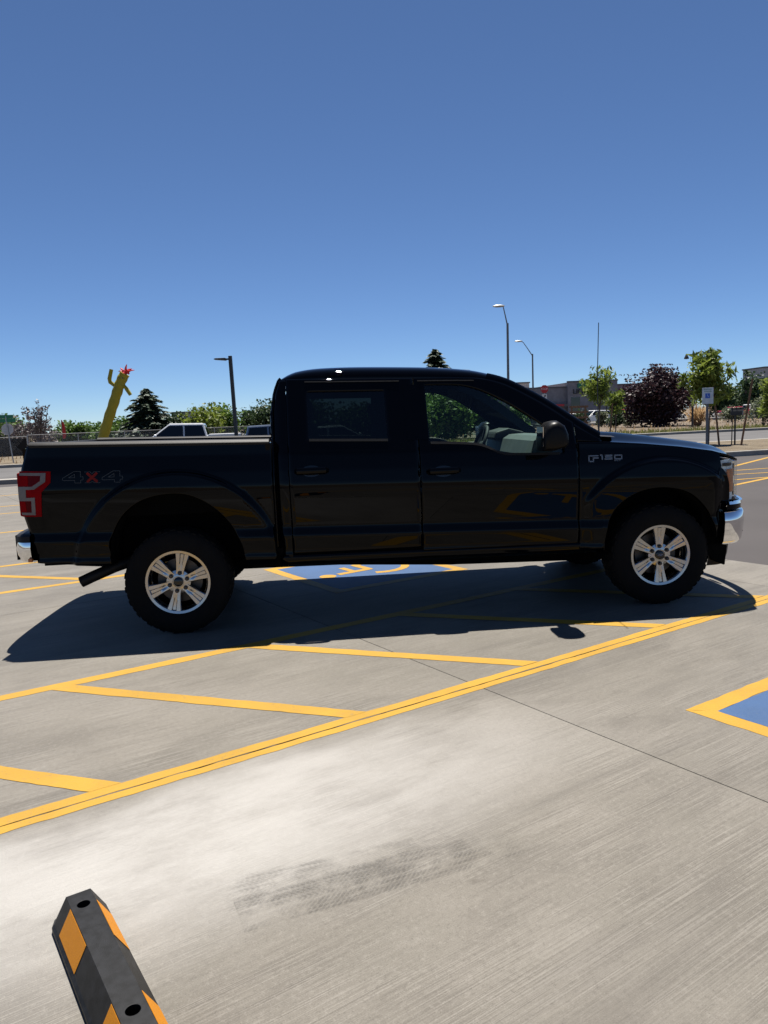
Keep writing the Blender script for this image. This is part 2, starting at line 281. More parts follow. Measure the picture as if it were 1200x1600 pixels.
# planting island to the right of the lot
isl = [rd(s, n) for s, n in ((13.2, 20.3), (14, 19.8), (34, 20.5), (34, 26.3), (14, 26.3), (13.2, 25.6))]
isl_o = struct(mk('island_kerb', prism([(q.x, q.y) for q in isl], -0.1, 0.15, 'z'), 'kerb_concrete', bevel=0.03))
ic = sum(isl, Vector())/6
def island_top(a, b_):
    pass
it = [ic+(q-ic)*(1-0.3/(q-ic).length) for q in isl]; V = [(q.x, q.y, 0.155) for q in it]+[(ic.x, ic.y, 0.22)]
struct(mk('island_mulch', (V, [(i, (i+1) % 6, 6) for i in range(6)]), 'mulch'))

# the concrete parking pavement: one object per slab
pad = struct(mk('concrete_pavement', ([tuple(lot(a, b_, -0.045)) for a, b_ in ((-30, -16), (4.255, -16), (4.255, 21.95), (-30, 21.95))], [(0, 1, 2, 3)]), 'joint_dirt'))
slab_cache = {}
def slab(u0, u1, v0, v1):
    g = 0.0022; key = (round(u1-u0, 3), round(v1-v0, 3))
    if key not in slab_cache:
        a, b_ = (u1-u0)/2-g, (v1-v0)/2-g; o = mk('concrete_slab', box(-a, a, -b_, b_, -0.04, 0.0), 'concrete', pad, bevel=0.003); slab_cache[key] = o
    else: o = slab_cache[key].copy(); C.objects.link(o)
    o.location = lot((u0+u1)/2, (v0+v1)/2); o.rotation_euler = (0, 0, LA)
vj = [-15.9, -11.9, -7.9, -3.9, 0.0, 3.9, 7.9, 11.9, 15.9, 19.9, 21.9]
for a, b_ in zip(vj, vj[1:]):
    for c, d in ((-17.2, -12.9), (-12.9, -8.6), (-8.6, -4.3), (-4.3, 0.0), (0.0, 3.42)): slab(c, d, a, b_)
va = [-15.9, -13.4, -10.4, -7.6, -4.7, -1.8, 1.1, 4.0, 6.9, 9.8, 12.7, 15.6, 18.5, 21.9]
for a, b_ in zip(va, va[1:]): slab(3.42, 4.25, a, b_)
def ragged(poly, amp=0.0028, st=0.045):
    out = []
    for (a, b_) in zip(poly, poly[1:]+poly[:1]):
        a, b_ = Vector(a), Vector(b_); L = (b_-a).length; n = max(1, int(L/st)); d = (b_-a)/L; nr = Vector((-d.y, d.x)); k0 = 0.0
        for k in range(n):
            k0 = 0.6*k0+rng.gauss(0, amp*0.6); out.append(tuple(a+(b_-a)*(k/n)+(nr*k0 if k else Vector((0, 0)))))
    return out
def mark(name, poly, mat, z=0.0015, rag=True):
    if rag: poly = ragged(poly)
    return mk(name, ([tuple(lot(a, b_, z)) for a, b_ in poly], [tuple(range(len(poly)))]), mat, pad)
def rect(u0, u1, v0, v1): return [(u0, v0), (u1, v0), (u1, v1), (u0, v1)]
U0, U1 = -3.3, 3.55
mark('stall_line', rect(U0, U1, 0.005, 0.072), 'yellow_paint'); mark('stall_line', rect(U0, U1, -0.062, -0.005), 'yellow_paint')
for v in (1.62, 4.93, 6.60, 10.05, 13.3, 15.0, 18.3, -3.42, -5.1): mark('stall_line', rect(U0, U1, v-0.05, v+0.05), 'yellow_paint')
def hatch(v0, v1, ustart):
    k = 1.17/1.54; wd = 0.066
    for i in range(-2, 6):
        ut = ustart+1.262*i; ub = ut+(v1-v0)*k
        if ut-wd < U0 or ub+wd > U1: continue
        mark('hatch_line', [(ut-wd, v1), (ub-wd, v0), (ub+wd, v0), (ut+wd, v1)], 'yellow_paint', 0.0022)
hatch(0.074, 1.568, -1.90); hatch(4.982, 6.548, -2.15); hatch(-5.05, -3.47, -1.6)
def emblem(u0, v0, s=1.53, f=0.108):
    u1, v1 = u0+s, v0-s
    mark('emblem_border', [(u0, v0), (u1, v0), (u1-f, v0-f), (u0+f, v0-f)], 'yellow_paint'); mark('emblem_border', [(u1, v0), (u1, v1), (u1-f, v1+f), (u1-f, v0-f)], 'yellow_paint')
    mark('emblem_border', [(u1, v1), (u0, v1), (u0+f, v1+f), (u1-f, v1+f)], 'yellow_paint'); mark('emblem_border', [(u0, v1), (u0, v0), (u0+f, v0-f), (u0+f, v1+f)], 'yellow_paint')
    mark('emblem_field', rect(u0+f, u1-f, v1+f, v0-f), 'blue_paint')
    c = ((u0+u1)/2, (v0+v1)/2)
    def stroke(pts, wd, closed=False):
        P = [Vector(p) for p in pts]; sh = ([], [])
        for a, b_ in zip(P, P[1:]):
            d = (b_-a).normalized(); n = Vector((-d.y, d.x))*wd/2; a2, b2 = a-d*wd*0.3, b_+d*wd*0.3
            sh = join(sh, ([(*p, 0) for p in (a2-n, b2-n, b2+n, a2+n)], [(0, 1, 2, 3)]))
        return sh
    arc = [(0.02+0.30*math.cos(t), -0.18+0.30*math.sin(t)) for t in np.linspace(math.radians(150), math.radians(350), 14)]
    sh = join(stroke(arc, 0.085), stroke([(-0.05, 0.30), (-0.03, -0.05), (0.24, -0.05), (0.33, -0.33), (0.43, -0.30)], 0.085), stroke([(-0.04, 0.13), (0.20, 0.13)], 0.07),
              ([(-0.06+0.085*math.cos(t), 0.45+0.085*math.sin(t), 0) for t in np.linspace(0, 2*math.pi, 16, endpoint=False)], [tuple(range(16))]))
    Vv = [tuple(lot(c[0]-y, c[1]+x, 0.0032+0.0002*(i // 4 % 5))) for i, (x, y, z) in enumerate(sh[0])]
    mk('access_symbol', (Vv, sh[1]), 'yellow_paint', pad)
emblem(0.56, -0.95); emblem(0.60, 4.115); emblem(0.58, 13.0-0.8)
for (a, v, L, r) in ((-1.50, -1.07, 1.0, -0.27), (-1.36, -1.20, 1.0, -0.22), (-1.62, -1.14, 0.6, -0.2)):
    o = mk('tyre_mark', ([(-L/2, -0.1, 0), (L/2, -0.1, 0), (L/2, 0.1, 0), (-L/2, 0.1, 0)], [(0, 1, 2, 3)]), 'tyre_rubber_mark', pad); o.location = lot(a, v, 0.0016+0.0012*abs(a)); o.rotation_euler = (0, 0, LA+r)
# hatched zone painted on the asphalt at right
def zone_line(p0, p1, wd, mat):
    a, b_ = gnd(*p0), gnd(*p1); d = b_-a; b_ = a+d*3.0; a = a-d*0.5; d.normalize(); n = Vector((-d.y, d.x, 0))*wd/2
    struct(mk('hatched_zone_line', ([(q.x, q.y, -0.008) for q in (a-n, b_-n, b_+n, a+n)], [(0, 1, 2, 3)]), mat))
for p0, p1, wd in (((1148.6, 727.4), (1200, 714.4), 0.12), ((1152, 734.3), (1200, 730.9), 0.10), ((1152, 740.5), (1200, 737.7), 0.10), ((1152, 748.7), (1200, 744.9), 0.10), ((1152, 756.3), (1200, 746.3), 0.11)): zone_line(p0, p1, wd, 'yellow_paint')
# ================================================================== THE BLACK PICKUP
TX, TY, TR = -1.6172, 6.4878, 0.08069
truck = root('pickup_truck', 'black crew-cab pickup truck with silver six-spoke wheels parked across the accessible stalls', 'pickup truck', (TX, TY, 0), TR)
PZ = [0.30, 0.40, 0.46, 0.555, 0.604, 0.71, 0.777, 0.80, 1.00, 1.05, 1.10, 1.20, 1.32, 1.45, 1.6]
PW = [0.80, 0.86, 0.90, 0.962, 0.953, 0.975, 0.957, 0.958, 0.982, 0.985, 0.984, 0.971, 0.948, 0.935, 0.92]
GZ = [1.28, 1.32, 1.37, 1.88, 2.0]; GW = [0.955, 0.948, 0.925, 0.70, 0.65]
def sst(x, a, b): t = min(1, max(0, (x-a)/(b-a))); return t*t*(3-2*t)
def W(x, z, cab=False):
    zz = z+0.026*x
    y = float(np.interp(zz, GZ, GW)) if (cab and zz > 1.30) else float(np.interp(zz, PZ, PW))
    if not cab:
        for cx, cz in ((0.02, 0.45), (3.69, 0.385)):
            r = math.hypot(x-cx, z-cz)
            if r < 0.80: y += 0.034*sst(r, 0.772, 0.735)*(sst(x, 3.05, 3.14)*(1-sst(x, 4.08, 4.22)) if cx > 1 else 1)
    if x < -0.85: y -= 0.75*(-0.85-x)**2
    if x > 4.0: y -= 0.62*(x-4.0)**2
    if cab and x < 0.86: y -= 4.0*(0.86-x)**2
    return y
def xrear(z): return float(np.interp(z, [0.58, 0.84, 0.93, 1.1, 1.27, 1.43], [-0.99, -1.04, -1.06, -1.07, -1.05, -1.0]))
def warp(x, z):
    if x < -0.7: x = x+((-x-0.7)/0.3)*(xrear(z)+1.0)
    return x
def colpanel(xs, zb, zt, s, n=44, cab=False, inset=0.0):
    V = []; m = len(xs)
    for x, a, b_ in zip(xs, zb, zt):
        for j in range(n+1):
            z = a+(b_-a)*j/n; xx = warp(x, z); V.append((xx, s*(W(xx, z, cab)-inset), z))
    Fc = []
    for i in range(m-1):
        for j in range(n):
            k = i*(n+1)+j; q_ = (k, k+n+1, k+n+2, k+1); Fc.append(q_ if s < 0 else q_[::-1])
    return V, Fc
def cbx(z): return float(np.interp(z, [0.5, 1.35, 1.60, 1.75, 1.84, 1.87], [0.75, 0.75, 0.752, 0.775, 0.81, 0.84]))
I = lambda x, pts: np.interp(x, [p[0] for p in pts], [p[1] for p in pts])
RA_ = cr([(-0.466, 0.54), (-0.462, 0.70), (-0.435, 0.775), (-0.36, 0.898), (-0.24, 0.995), (-0.08, 1.045), (0.11, 1.04), (0.28, 0.952), (0.41, 0.811), (0.485, 0.655), (0.51, 0.511)], 6)
FA_ = cr([(3.225, 0.42), (3.235, 0.56), (3.262, 0.68), (3.34, 0.805), (3.50, 0.898), (3.70, 0.92), (3.90, 0.864), (4.05, 0.72), (4.12, 0.57), (4.14, 0.50)], 6)
def mono(P):
    P = P.copy()
    for i in range(1, len(P)): P[i, 0] = max(P[i, 0], P[i-1, 0]+1e-4)
    return P
RA_, FA_ = mono(RA_), mono(FA_)
RAIL = lambda x: 1.405-0.027*x                       # bed side top
bedx = np.concatenate([np.linspace(-1.0, -0.47, 28), RA_[:, 0], np.linspace(0.515, 0.732, 12)])
bedzb = np.concatenate([np.linspace(0.585, 0.535, 28), RA_[:, 1], np.full(12, 0.49)])
FT = [(3.04, 1.292), (3.24, 1.283), (3.55, 1.256), (3.85, 1.22), (4.11, 1.177), (4.27, 1.132), (4.34, 1.10)]   # fender top crease
fenx = np.concatenate([np.linspace(3.043, 3.22, 10), FA_[:, 0], np.linspace(4.15, 4.256, 10)])
fenzb = np.concatenate([np.full(10, 0.47), FA_[:, 1], np.interp(np.linspace(4.15, 4.256, 10), [4.15, 4.165, 4.17, 4.2, 4.256], [0.68, 0.70, 0.70, 0.70, 0.775])])
fenzt = np.array([I(x, FT) for x in fenx]); 
hx = fenx > 4.165; fenzt[hx] = np.interp(fenx[hx], [4.165, 4.19, 4.225, 4.243, 4.256], [1.05, 1.035, 0.983, 0.928, 0.795])
APIL = cr([(2.20, 1.822), (2.36, 1.812), (2.53, 1.765), (2.70, 1.675), (2.86, 1.575), (3.0, 1.472), (3.12, 1.385), (3.25, 1.30)], 8)
def ztop(x): return float(np.interp(x, APIL[:, 0], APIL[:, 1])) if x > 2.2 else 1.88-0.026*x
WB = cr([(1.90, 1.338), (2.1, 1.328), (2.26, 1.314), (2.35, 1.286), (2.43, 1.245), (2.55, 1.226), (2.95, 1.214)], 8)
WTp = cr([(1.90, 1.775), (2.08, 1.772), (2.22, 1.758), (2.36, 1.712), (2.54, 1.615), (2.72, 1.49), (2.86, 1.38), (2.95, 1.30)], 8)
for s in (-1, 1):
    mk('bed_side', colpanel(bedx, bedzb, [RAIL(x) for x in bedx], s, 60), 'truck_paint', truck, True, solid=0.012, ang=60)
    # rail cap
    xs = np.linspace(-0.985, 0.72, 30)
    prof = [(0.0, -0.012), (0.004, 0.006), (-0.012, 0.022), (-0.04, 0.028), (-0.125, 0.028), (-0.155, 0.015), (-0.155, -0.03)]
    V, Fc = [], []
    for x in xs:
        for dy, dz in prof: V.append((x, s*(W(x, RAIL(x))+0.004+dy), RAIL(x)+dz))
    for i in range(len(xs)-1):
        for j in range(6): k = i*7+j; q_ = (k, k+7, k+8, k+1); Fc.append(q_ if s < 0 else q_[::-1])
    Fc += [tuple(range(7)), tuple(range(len(V)-7, len(V)))]
    mk('bed_rail_cap', (V, Fc), 'black_plastic', truck, True, ang=40)
    mk('bed_inner_wall', prism([(-1.02, 0.83), (-0.50, 0.83), (-0.48, 1.07), (0.52, 1.07), (0.54, 0.83), (0.72, 0.83), (0.72, 1.385), (-1.02, 1.42)], s*0.80-0.01, s*0.80+0.01), 'black_plastic', truck)
    mk('wheel_house', prism([(-0.57, 0.55), (-0.46, 0.55), (-0.42, 0.88), (0.46, 0.88), (0.50, 0.55), (0.61, 0.55), (0.61, 1.085), (-0.57, 1.085)], s*0.60, s*0.815), 'underbody_black', truck); mk('wheel_house', prism([(-0.52, 0.50), (0.56, 0.50), (0.54, 1.06), (-0.50, 1.06)], s*0.62, s*0.64), 'underbody_black', truck); mk('wheel_house', prism([(3.20, 0.40), (4.16, 0.40), (4.12, 0.95), (3.24, 0.95)], s*0.61, s*0.63), 'underbody_black', truck)
    mk('bed_corner_post', box(-1.035, -0.93, min(s*0.78, s*0.915), max(s*0.78, s*0.915), 0.60, 1.415), 'truck_paint', truck); mk('bed_corner_post', box(0.60, 0.735, min(s*0.78, s*0.93), max(s*0.78, s*0.93), 0.60, 1.375), 'underbody_black', truck)
    # front wheel-well liners
    for cx, cz, arch in ((0.02, 0.45, RA_), (3.69, 0.385, FA_)):
        A = arch
        V = [(p[0]+ (cx-p[0])*0.01, s*y, p[1]) for p in A for y in (0.60, 0.975)]; Fc = [(2*i, 2*i+2, 2*i+3, 2*i+1) for i in range(len(A)-1)]
        mk('wheel_well', (V, Fc), 'underbody_black', truck, True)
    # doors: lower skin, window frame, header
    ft = mk('front_fender', colpanel(fenx, fenzb, fenzt, s, 56), 'truck_paint', truck, True, solid=0.012, ang=60)
    # rear door
    RW0, RW1 = 1.015, 1.60
    def door(xa, xb, wb, wt, w0, w1, z0):
        xs = np.concatenate([np.linspace(xa, w0, 6), np.linspace(w0, w1, 37)[1:-1], np.linspace(w1, xb, 7)]); nL, nM, nU = 56, 14, 8; V = []; Fc = []; N = nL+nM+nU+1
        for x in xs:
            a, b_, c, d = z0-0.006*(x-xa), wb(x), wt(x), max(ztop(x)-0.004, wt(x)+0.004)
            zs = list(np.linspace(a, b_, nL+1))+list(np.linspace(b_, c, nM+1))[1:]+list(np.linspace(c, d, nU+1))[1:]
            V += [(x, s*W(x, z, True), z) for z in zs]
        for i in range(len(xs)-1):
            hole = xs[i] >= w0-1e-6 and xs[i+1] <= w1+1e-6
            for j in range(N-1):
                if hole and nL <= j < nL+nM: continue
                k = i*N+j; q_ = (k, k+N, k+N+1, k+1); Fc.append(q_ if s < 0 else q_[::-1])
        return mk('door', (V, Fc), 'truck_paint', truck, True, solid=0.03, ang=60)
    rwb = lambda x: 1.395-0.040*(x-1.0)-0.0; rwt = lambda x: 1.755-0.02*(x-1.0)
    d1 = door(0.858, 1.825, rwb, rwt, RW0, RW1, 0.555); d1['label'] = 'rear passenger door with dark tinted window'
    fwb = lambda x: float(np.interp(x, WB[:, 0], WB[:, 1])); fwt = lambda x: float(np.interp(x, WTp[:, 0], WTp[:, 1]))
    d2 = door(1.835, 3.035, fwb, fwt, 1.915, 2.925, 0.523)
    M_ = np.linspace(RW0-0.02, RW1+0.02, 30); mk('window_glass', colpanel(M_, [rwb(x)-0.02 for x in M_], [rwt(x)+0.02 for x in M_], s, 8, True, 0.014), 'tint_glass', d1, True)
    M_ = np.linspace(1.90, 2.935, 40); mk('window_glass', colpanel(M_, [fwb(x)-0.02 for x in M_], [fwt(x)+0.015 for x in M_], s, 8, True, 0.014), 'front_glass', d2, True)
    # belt trim under the windows
    for d, a, b_, f in ((d1, RW0, RW1, rwb), (d2, 1.92, 2.90, fwb)):
        M_ = np.linspace(a, b_, 40); mk('belt_trim', colpanel(M_, [f(x)-0.012 for x in M_], [f(x)+0.006 for x in M_], s, 2, True, -0.006), 'black_plastic', d, solid=0.012)
    # black trim between the door windows, drip rail
    M_ = np.linspace(1.745, 1.905, 8); mk('pillar_trim', colpanel(M_, [1.36]*8, [ztop(x)-0.055 for x in M_], s, 10, True, -0.0012), 'truck_paint', d2, True)
    for a, b_, d in ((1.0, 1.72, d1), (1.86, 2.3, d2)):
        M_ = np.linspace(a, b_, 20); mk('drip_moulding', colpanel(M_, [ztop(x)-0.030 for x in M_], [ztop(x)-0.022 for x in M_], s, 1, True, -0.007), 'black_plastic', d, solid=0.01)
    # handles with recess cup
    for d, hx0, hz0 in ((d1, 0.905, 1.175), (d2, 1.885, 1.13)):
        def hy(x, z): return s*(W(x, z, True))
        zc = hz0-0.005; xc = hx0+0.115; y0 = W(xc, zc, True)
        cup = [(xc+0.075*math.cos(t), zc-0.005+0.042*math.sin(t)) for t in np.linspace(0, 2*math.pi, 20, endpoint=False)]
        mk('handle_cup', ([(x, s*(W(x, z, True)+0.0015), z) for x, z in cup], [tuple(range(20)) if s < 0 else tuple(range(20))[::-1]]), 'black_gloss', d)
        hp = [(xc-0.115, y0+0.012, zc-0.002), (xc-0.10, y0+0.036, zc), (xc-0.03, y0+0.044, zc), (xc+0.05, y0+0.044, zc), (xc+0.10, y0+0.036, zc), (xc+0.12, y0+0.010, zc-0.002)]
        sh = tube([(x, s*y, z) for x, y, z in hp], [0.014, 0.02, 0.021, 0.021, 0.02, 0.014], 10); sh = ([(x, y, zc+(z-zc)*1.25) for x, y, z in sh[0]], sh[1])
        mk('door_handle', sh, 'truck_paint', d, True)
    # cab rear corner and cowl corner
    Lz = np.concatenate([np.linspace(0.50, 1.58, 60), np.linspace(1.60, 1.846, 18)]); n = 10
    V = []
    for z in Lz:
        xa = cbx(z)+0.004
        for k in range(n+1): x = xa+(0.853-xa)*k/n; V.append((x, s*(W(x, z, True)), z))
    Fc = [(i*(n+1)+k, i*(n+1)+k+1, (i+1)*(n+1)+k+1, (i+1)*(n+1)+k) for i in range(len(Lz)-1) for k in range(n)]
    mk('cab_corner', (V, Fc if s < 0 else [f[::-1] for f in Fc]), 'truck_paint', truck, True, solid=0.012, ang=60)
    L_ = np.linspace(3.04, 3.235, 8); mk('cowl_corner', colpanel(L_, [float(I(x, FT))+0.004 for x in L_], [max(ztop(x)-0.012, float(I(x, FT))+0.006) for x in L_], s, 6, True), 'truck_paint', truck, True, solid=0.012)
    # rocker
    xs = np.linspace(0.76, 3.22, 40)
    V, Fc = [], []
    rp = [(0.955, 0.545), (0.958, 0.52), (0.945, 0.485), (0.90, 0.455), (0.80, 0.44)]
    for x in xs:
        for a, b_ in rp: V.append((x, s*a, b_-0.012*(x-0.8)*0.9))
    for i in range(39):
        for j in range(4): k = i*5+j; q_ = (k, k+1, k+6, k+5); Fc.append(q_ if s < 0 else q_[::-1])
    mk('rocker_panel', (V, Fc), 'truck_paint', truck, True, solid=0.01)
    # mirror
    mp = [(2.70, 1.245), (2.695, 1.33), (2.715, 1.41), (2.755, 1.452), (2.81, 1.462), (2.86, 1.43), (2.89, 1.36), (2.895, 1.29), (2.87, 1.262), (2.80, 1.246)]
    V, Fc = [], []; nn = len(mp); cxm, czm = 2.79, 1.35
    for y, k in ((0.985, 0.82), (1.0, 0.93), (1.04, 1.0), (1.15, 1.0), (1.20, 0.94), (1.225, 0.78), (1.232, 0.5)):
        for x, z in mp: V.append((cxm+(x-cxm)*k, s*y, czm+(z-czm)*k))
    for i in range(6):
        for j in range(nn): q_ = (i*nn+j, i*nn+(j+1) % nn, (i+1)*nn+(j+1) % nn, (i+1)*nn+j); Fc.append(q_)
    Fc += [tuple(range(nn)), tuple(range(6*nn, 7*nn))]
    mm = mk('side_mirror', (V, Fc), 'mirror_black', truck, True, clean=True, ang=50)
    mk('mirror_arm', box(2.77, 2.86, min(s*0.93, s*1.0), max(s*0.93, s*1.0), 1.235, 1.29), 'black_plastic', mm, bevel=0.012)
    mk('mirror_glass', box(2.70, 2.704, min(s*1.03, s*1.19), max(s*1.03, s*1.19), 1.28, 1.42), 'chrome', mm)
    # tail light: lens plates following the body corner
    def patch(poly, off, mat, name, par, cuts=3, th=0.006):
        bm = bmesh.new(); vs_ = [bm.verts.new((x, 0, z)) for x, z in poly]; bm.faces.new(vs_); bmesh.ops.triangulate(bm, faces=bm.faces[:])
        bmesh.ops.subdivide_edges(bm, edges=bm.edges[:], cuts=cuts, use_grid_fill=True)
        for v in bm.verts: v.co.y = s*(W(v.co.x, v.co.z)+off)
        bmesh.ops.recalc_face_normals(bm, faces=bm.faces[:]); avg = sum(f.normal.y for f in bm.faces)
        if avg*s < 0: bmesh.ops.reverse_faces(bm, faces=bm.faces[:])
        me = bpy.data.meshes.new(name); bm.to_mesh(me); bm.free(); me.materials.append(MAT[mat]); o = bpy.data.objects.new(name, me); C.objects.link(o); o.parent = par
        m = o.modifiers.new('thickness', 'SOLIDIFY'); m.thickness = th; m.offset = -1; return o
    tl = patch([(-1.062, 1.258), (-0.835, 1.248), (-0.838, 1.17), (-0.905, 1.105), (-1.079, 1.095)], 0.006, 'red_lens', 'tail_light', truck, 4, 0.02)
    patch([(-1.079, 1.095), (-0.905, 1.105), (-0.925, 0.925), (-1.066, 0.929)], 0.006, 'red_lens', 'lower_lens', tl, 4, 0.02)
    for q4 in ([(-1.062, 1.246), (-0.868, 1.239), (-0.905, 1.220), (-1.064, 1.227)], [(-0.868, 1.239), (-0.874, 1.176), (-0.910, 1.183), (-0.905, 1.220)], [(-0.874, 1.176), (-0.958, 1.124), (-0.972, 1.145), (-0.910, 1.183)], [(-0.958, 1.124), (-1.077, 1.124), (-1.075, 1.147), (-0.972, 1.145)],
               [(-1.02, 1.124), (-1.022, 1.066), (-1.078, 1.066), (-1.077, 1.124)], [(-0.956, 1.066), (-0.984, 1.042), (-1.076, 1.044), (-1.078, 1.066)], [(-0.956, 1.066), (-0.966, 0.939), (-0.992, 0.958), (-0.984, 1.042)], [(-0.966, 0.939), (-1.068, 0.942), (-1.07, 0.960), (-0.992, 0.958)]):
        patch(q4, 0.0105, 'clear_lens', 'clear_strip', tl, 2)
    patch([(-1.064, 1.224), (-1.00, 1.222), (-1.0, 1.15), (-1.073, 1.15)], 0.0085, 'red_lens', 'lamp_cell', tl); patch([(-0.997, 1.221), (-0.908, 1.217), (-0.914, 1.186), (-0.974, 1.150), (-0.997, 1.150)], 0.0085, 'dark_red_lens', 'lamp_cell', tl)
    patch([(-1.075, 1.04), (-1.03, 1.039), (-1.03, 0.964), (-1.071, 0.965)], 0.0085, 'red_lens', 'lamp_cell', tl); patch([(-1.028, 1.039), (-0.988, 1.037), (-0.996, 0.963), (-1.028, 0.964)], 0.0085, 'dark_red_lens', 'lamp_cell', tl)
    # wrap of the lamp on the rear face
    rearw = mk('lamp_rear', box(-1.085, -1.05, min(s*0.82, s*0.945), max(s*0.82, s*0.945), 0.93, 1.245), 'red_lens', tl, bevel=0.012)
    # head light swept round the corner
    PL = cr([(4.165, 0.968), (4.225, 0.953), (4.28, 0.925), (4.335, 0.872), (4.385, 0.79), (4.415, 0.71), (4.435, 0.62)], 6)
    zl = np.interp(PL[:, 0], [4.165, 4.19, 4.225, 4.243, 4.258, 4.43], [1.052, 1.037, 0.985, 0.93, 0.79, 0.78]); zh = np.interp(PL[:, 0], [4.165, 4.25, 4.43], [1.098, 1.108, 1.085])
    def swept(P, a, b_, off=0.0, n=6, tilt=0.0):
        V = [(P[i, 0]+off, s*(P[i, 1]+off), a[i]+(b_[i]-a[i])*j/n) for i in range(len(P)) for j in range(n+1)]; Fc = []
        for i in range(len(P)-1):
            for j in range(n): k = i*(n+1)+j; q_ = (k, k+n+1, k+n+2, k+1); Fc.append(q_ if s < 0 else q_[::-1])
        return V, Fc
    hl = mk('head_light', swept(PL, zl, zh, -0.02), 'lamp_reflector', truck, True)
    mk('head_light_lens', swept(PL, zl, zh, 0.004), 'clear_glass', hl, True)
    k = (PL[:, 0] > 4.228) & (PL[:, 0] < 4.33); P2 = PL[k]; mk('amber_reflector', swept(P2, np.maximum(zl[k]+0.05, 0.85), np.full(k.sum(), 1.03), -0.010), 'amber_lens', hl, True)
    k = (PL[:, 0] > 4.19) & (PL[:, 0] < 4.30); P2 = PL[k]; mk('lamp_bezel', swept(P2, np.full(k.sum(), 1.055), np.full(k.sum(), 1.08), -0.012), 'black_gloss', hl, True)
    mk('lamp_ring', swept(PL[-10:], zh[-10:]-0.13, zh[-10:]-0.03, -0.008), 'chrome', hl, True); mk('lamp_ring', swept(PL[-10:], zl[-10:]+0.02, zl[-10:]+0.12, -0.008), 'chrome', hl, True)
    # seat, badges
    def seg(pts, wd, off=0.004):
        sh = ([], [])
        for (a, b_) in zip(pts, pts[1:]):
            a, b_ = Vector(a), Vector(b_); d = (b_-a).normalized(); n = Vector((-d.y, d.x))*wd/2; a, b_ = a-d*wd*0.45, b_+d*wd*0.45
            q4 = [a-n, b_-n, b_+n, a+n]; lo = [(p.x, s*(W(p.x, p.y)+0.0005), p.y) for p in q4]; hi = [(p.x, s*(W(p.x, p.y)+off), p.y) for p in q4]
            sh = join(sh, (lo+hi, [(0, 1, 2, 3), (4, 5, 6, 7), (0, 1, 5, 4), (1, 2, 6, 5), (2, 3, 7, 6), (3, 0, 4, 7)]))
        return sh
    def bx(px, py, ox, oz, kx, kz): return (ox+px*kx, oz-py*kz-0.026*px*kx)
    if s < 0: T = lambda x, z: bx(x-120, z-112, 3.112, 1.193, 0.27/290, 0.92/1000)
    else: T = lambda x, z: bx(410-x, z-112, 3.112, 1.193, 0.27/290, 0.92/1000)
    K = lambda pts: [T(*p) for p in pts]
    fl = join(seg(K([(205, 122), (128, 122), (128, 168), (165, 168), (165, 140), (205, 140)]), 0.009), seg(K([(228, 118), (240, 118), (240, 150)]), 0.010), seg(K([(322, 120), (268, 120), (268, 134), (320, 134), (320, 150), (262, 150)]), 0.009), seg(K([(345, 120), (404, 120), (404, 150), (345, 150), (345, 120)]), 0.009))
    bd = mk('fender_badge', fl, 'trim_grey', truck); bd['label'] = 'silver F150 lettering on the front fender'
    mk('badge_trim_text', join(seg(K([(342, 158), (354, 166)]), 0.003), seg(K([(354, 158), (342, 166)]), 0.003), seg(K([(362, 158), (362, 166), (372, 166)]), 0.003), seg(K([(378, 158), (392, 158)]), 0.003), seg(K([(385, 158), (385, 166)]), 0.003)), 'trim_grey', bd)
    if s < 0: T4 = lambda x, z: bx(x, z, -0.755, 1.245, 0.42/585, 0.085/105)
    else: T4 = lambda x, z: bx(585-x, z, -0.755, 1.245, 0.42/585, 0.085/105)
    four = lambda o: [(o+0, 62), (o+110, 5), (o+175, 5), (o+175, 52), (o+200, 52), (o+200, 80), (o+175, 80), (o+175, 105), (o+118, 105), (o+118, 82), (o+0, 82), (o+0, 62)]
    tri = lambda o: [(o+60, 58), (o+118, 58), (o+118, 28), (o+60, 58)]
    K4 = lambda pts: [T4(*p) for p in pts]
    dc = mk('side_decal', join(seg(K4([(245, 25), (330, 92)]), 0.018, 0.0025), seg(K4([(330, 25), (245, 92)]), 0.018, 0.003)), 'decal_red', truck)
    for o in (0, 385):
        for f in (four, tri): mk('decal_outline', seg(K4(f(o)), 0.0035, 0.002), 'decal_grey', dc); dc['label'] = 'outlined 4X4 decal with a red X'
    mk('decal_outline', seg(K4([(215, 10), (270, 10), (288, 28), (306, 10), (365, 10)]), 0.003, 0.002), 'decal_grey', dc); mk('decal_outline', seg(K4([(215, 105), (270, 105), (288, 92), (306, 105), (365, 105)]), 0.003, 0.002), 'decal_grey', dc)
# bed shell
mk('bed_floor', prism([(-1.0, -0.80), (-0.54, -0.80), (-0.52, -0.61), (0.56, -0.61), (0.58, -0.80), (0.71, -0.80), (0.71, 0.80), (0.58, 0.80), (0.56, 0.61), (-0.52, 0.61), (-0.54, 0.80), (-1.0, 0.80)], 0.80, 0.84, 'z'), 'black_plastic', truck); mk('bed_front_wall', box(0.69, 0.73, -0.945, 0.945, 0.55, 1.385), 'truck_paint', truck, bevel=0.008)
def tailgate(a, b_):
    y = -0.80+1.6*a; z = 0.83+0.60*b_; return (xrear(z)-0.012-0.05*(1-(y/0.8)**4)-0.01*math.exp(-((z-1.42)/0.03)**2), y, z)
tg = mk('tailgate', grid(tailgate, 24, 30, True), 'truck_paint', truck, True, solid=0.05)
mk('tailgate_cap', box(-1.045, -0.985, -0.80, 0.80, 1.418, 1.446), 'black_plastic', tg, bevel=0.01); mk('tailgate_handle', box(-1.135, -1.10, -0.12, 0.12, 1.27, 1.33), 'black_plastic', tg, bevel=0.008)
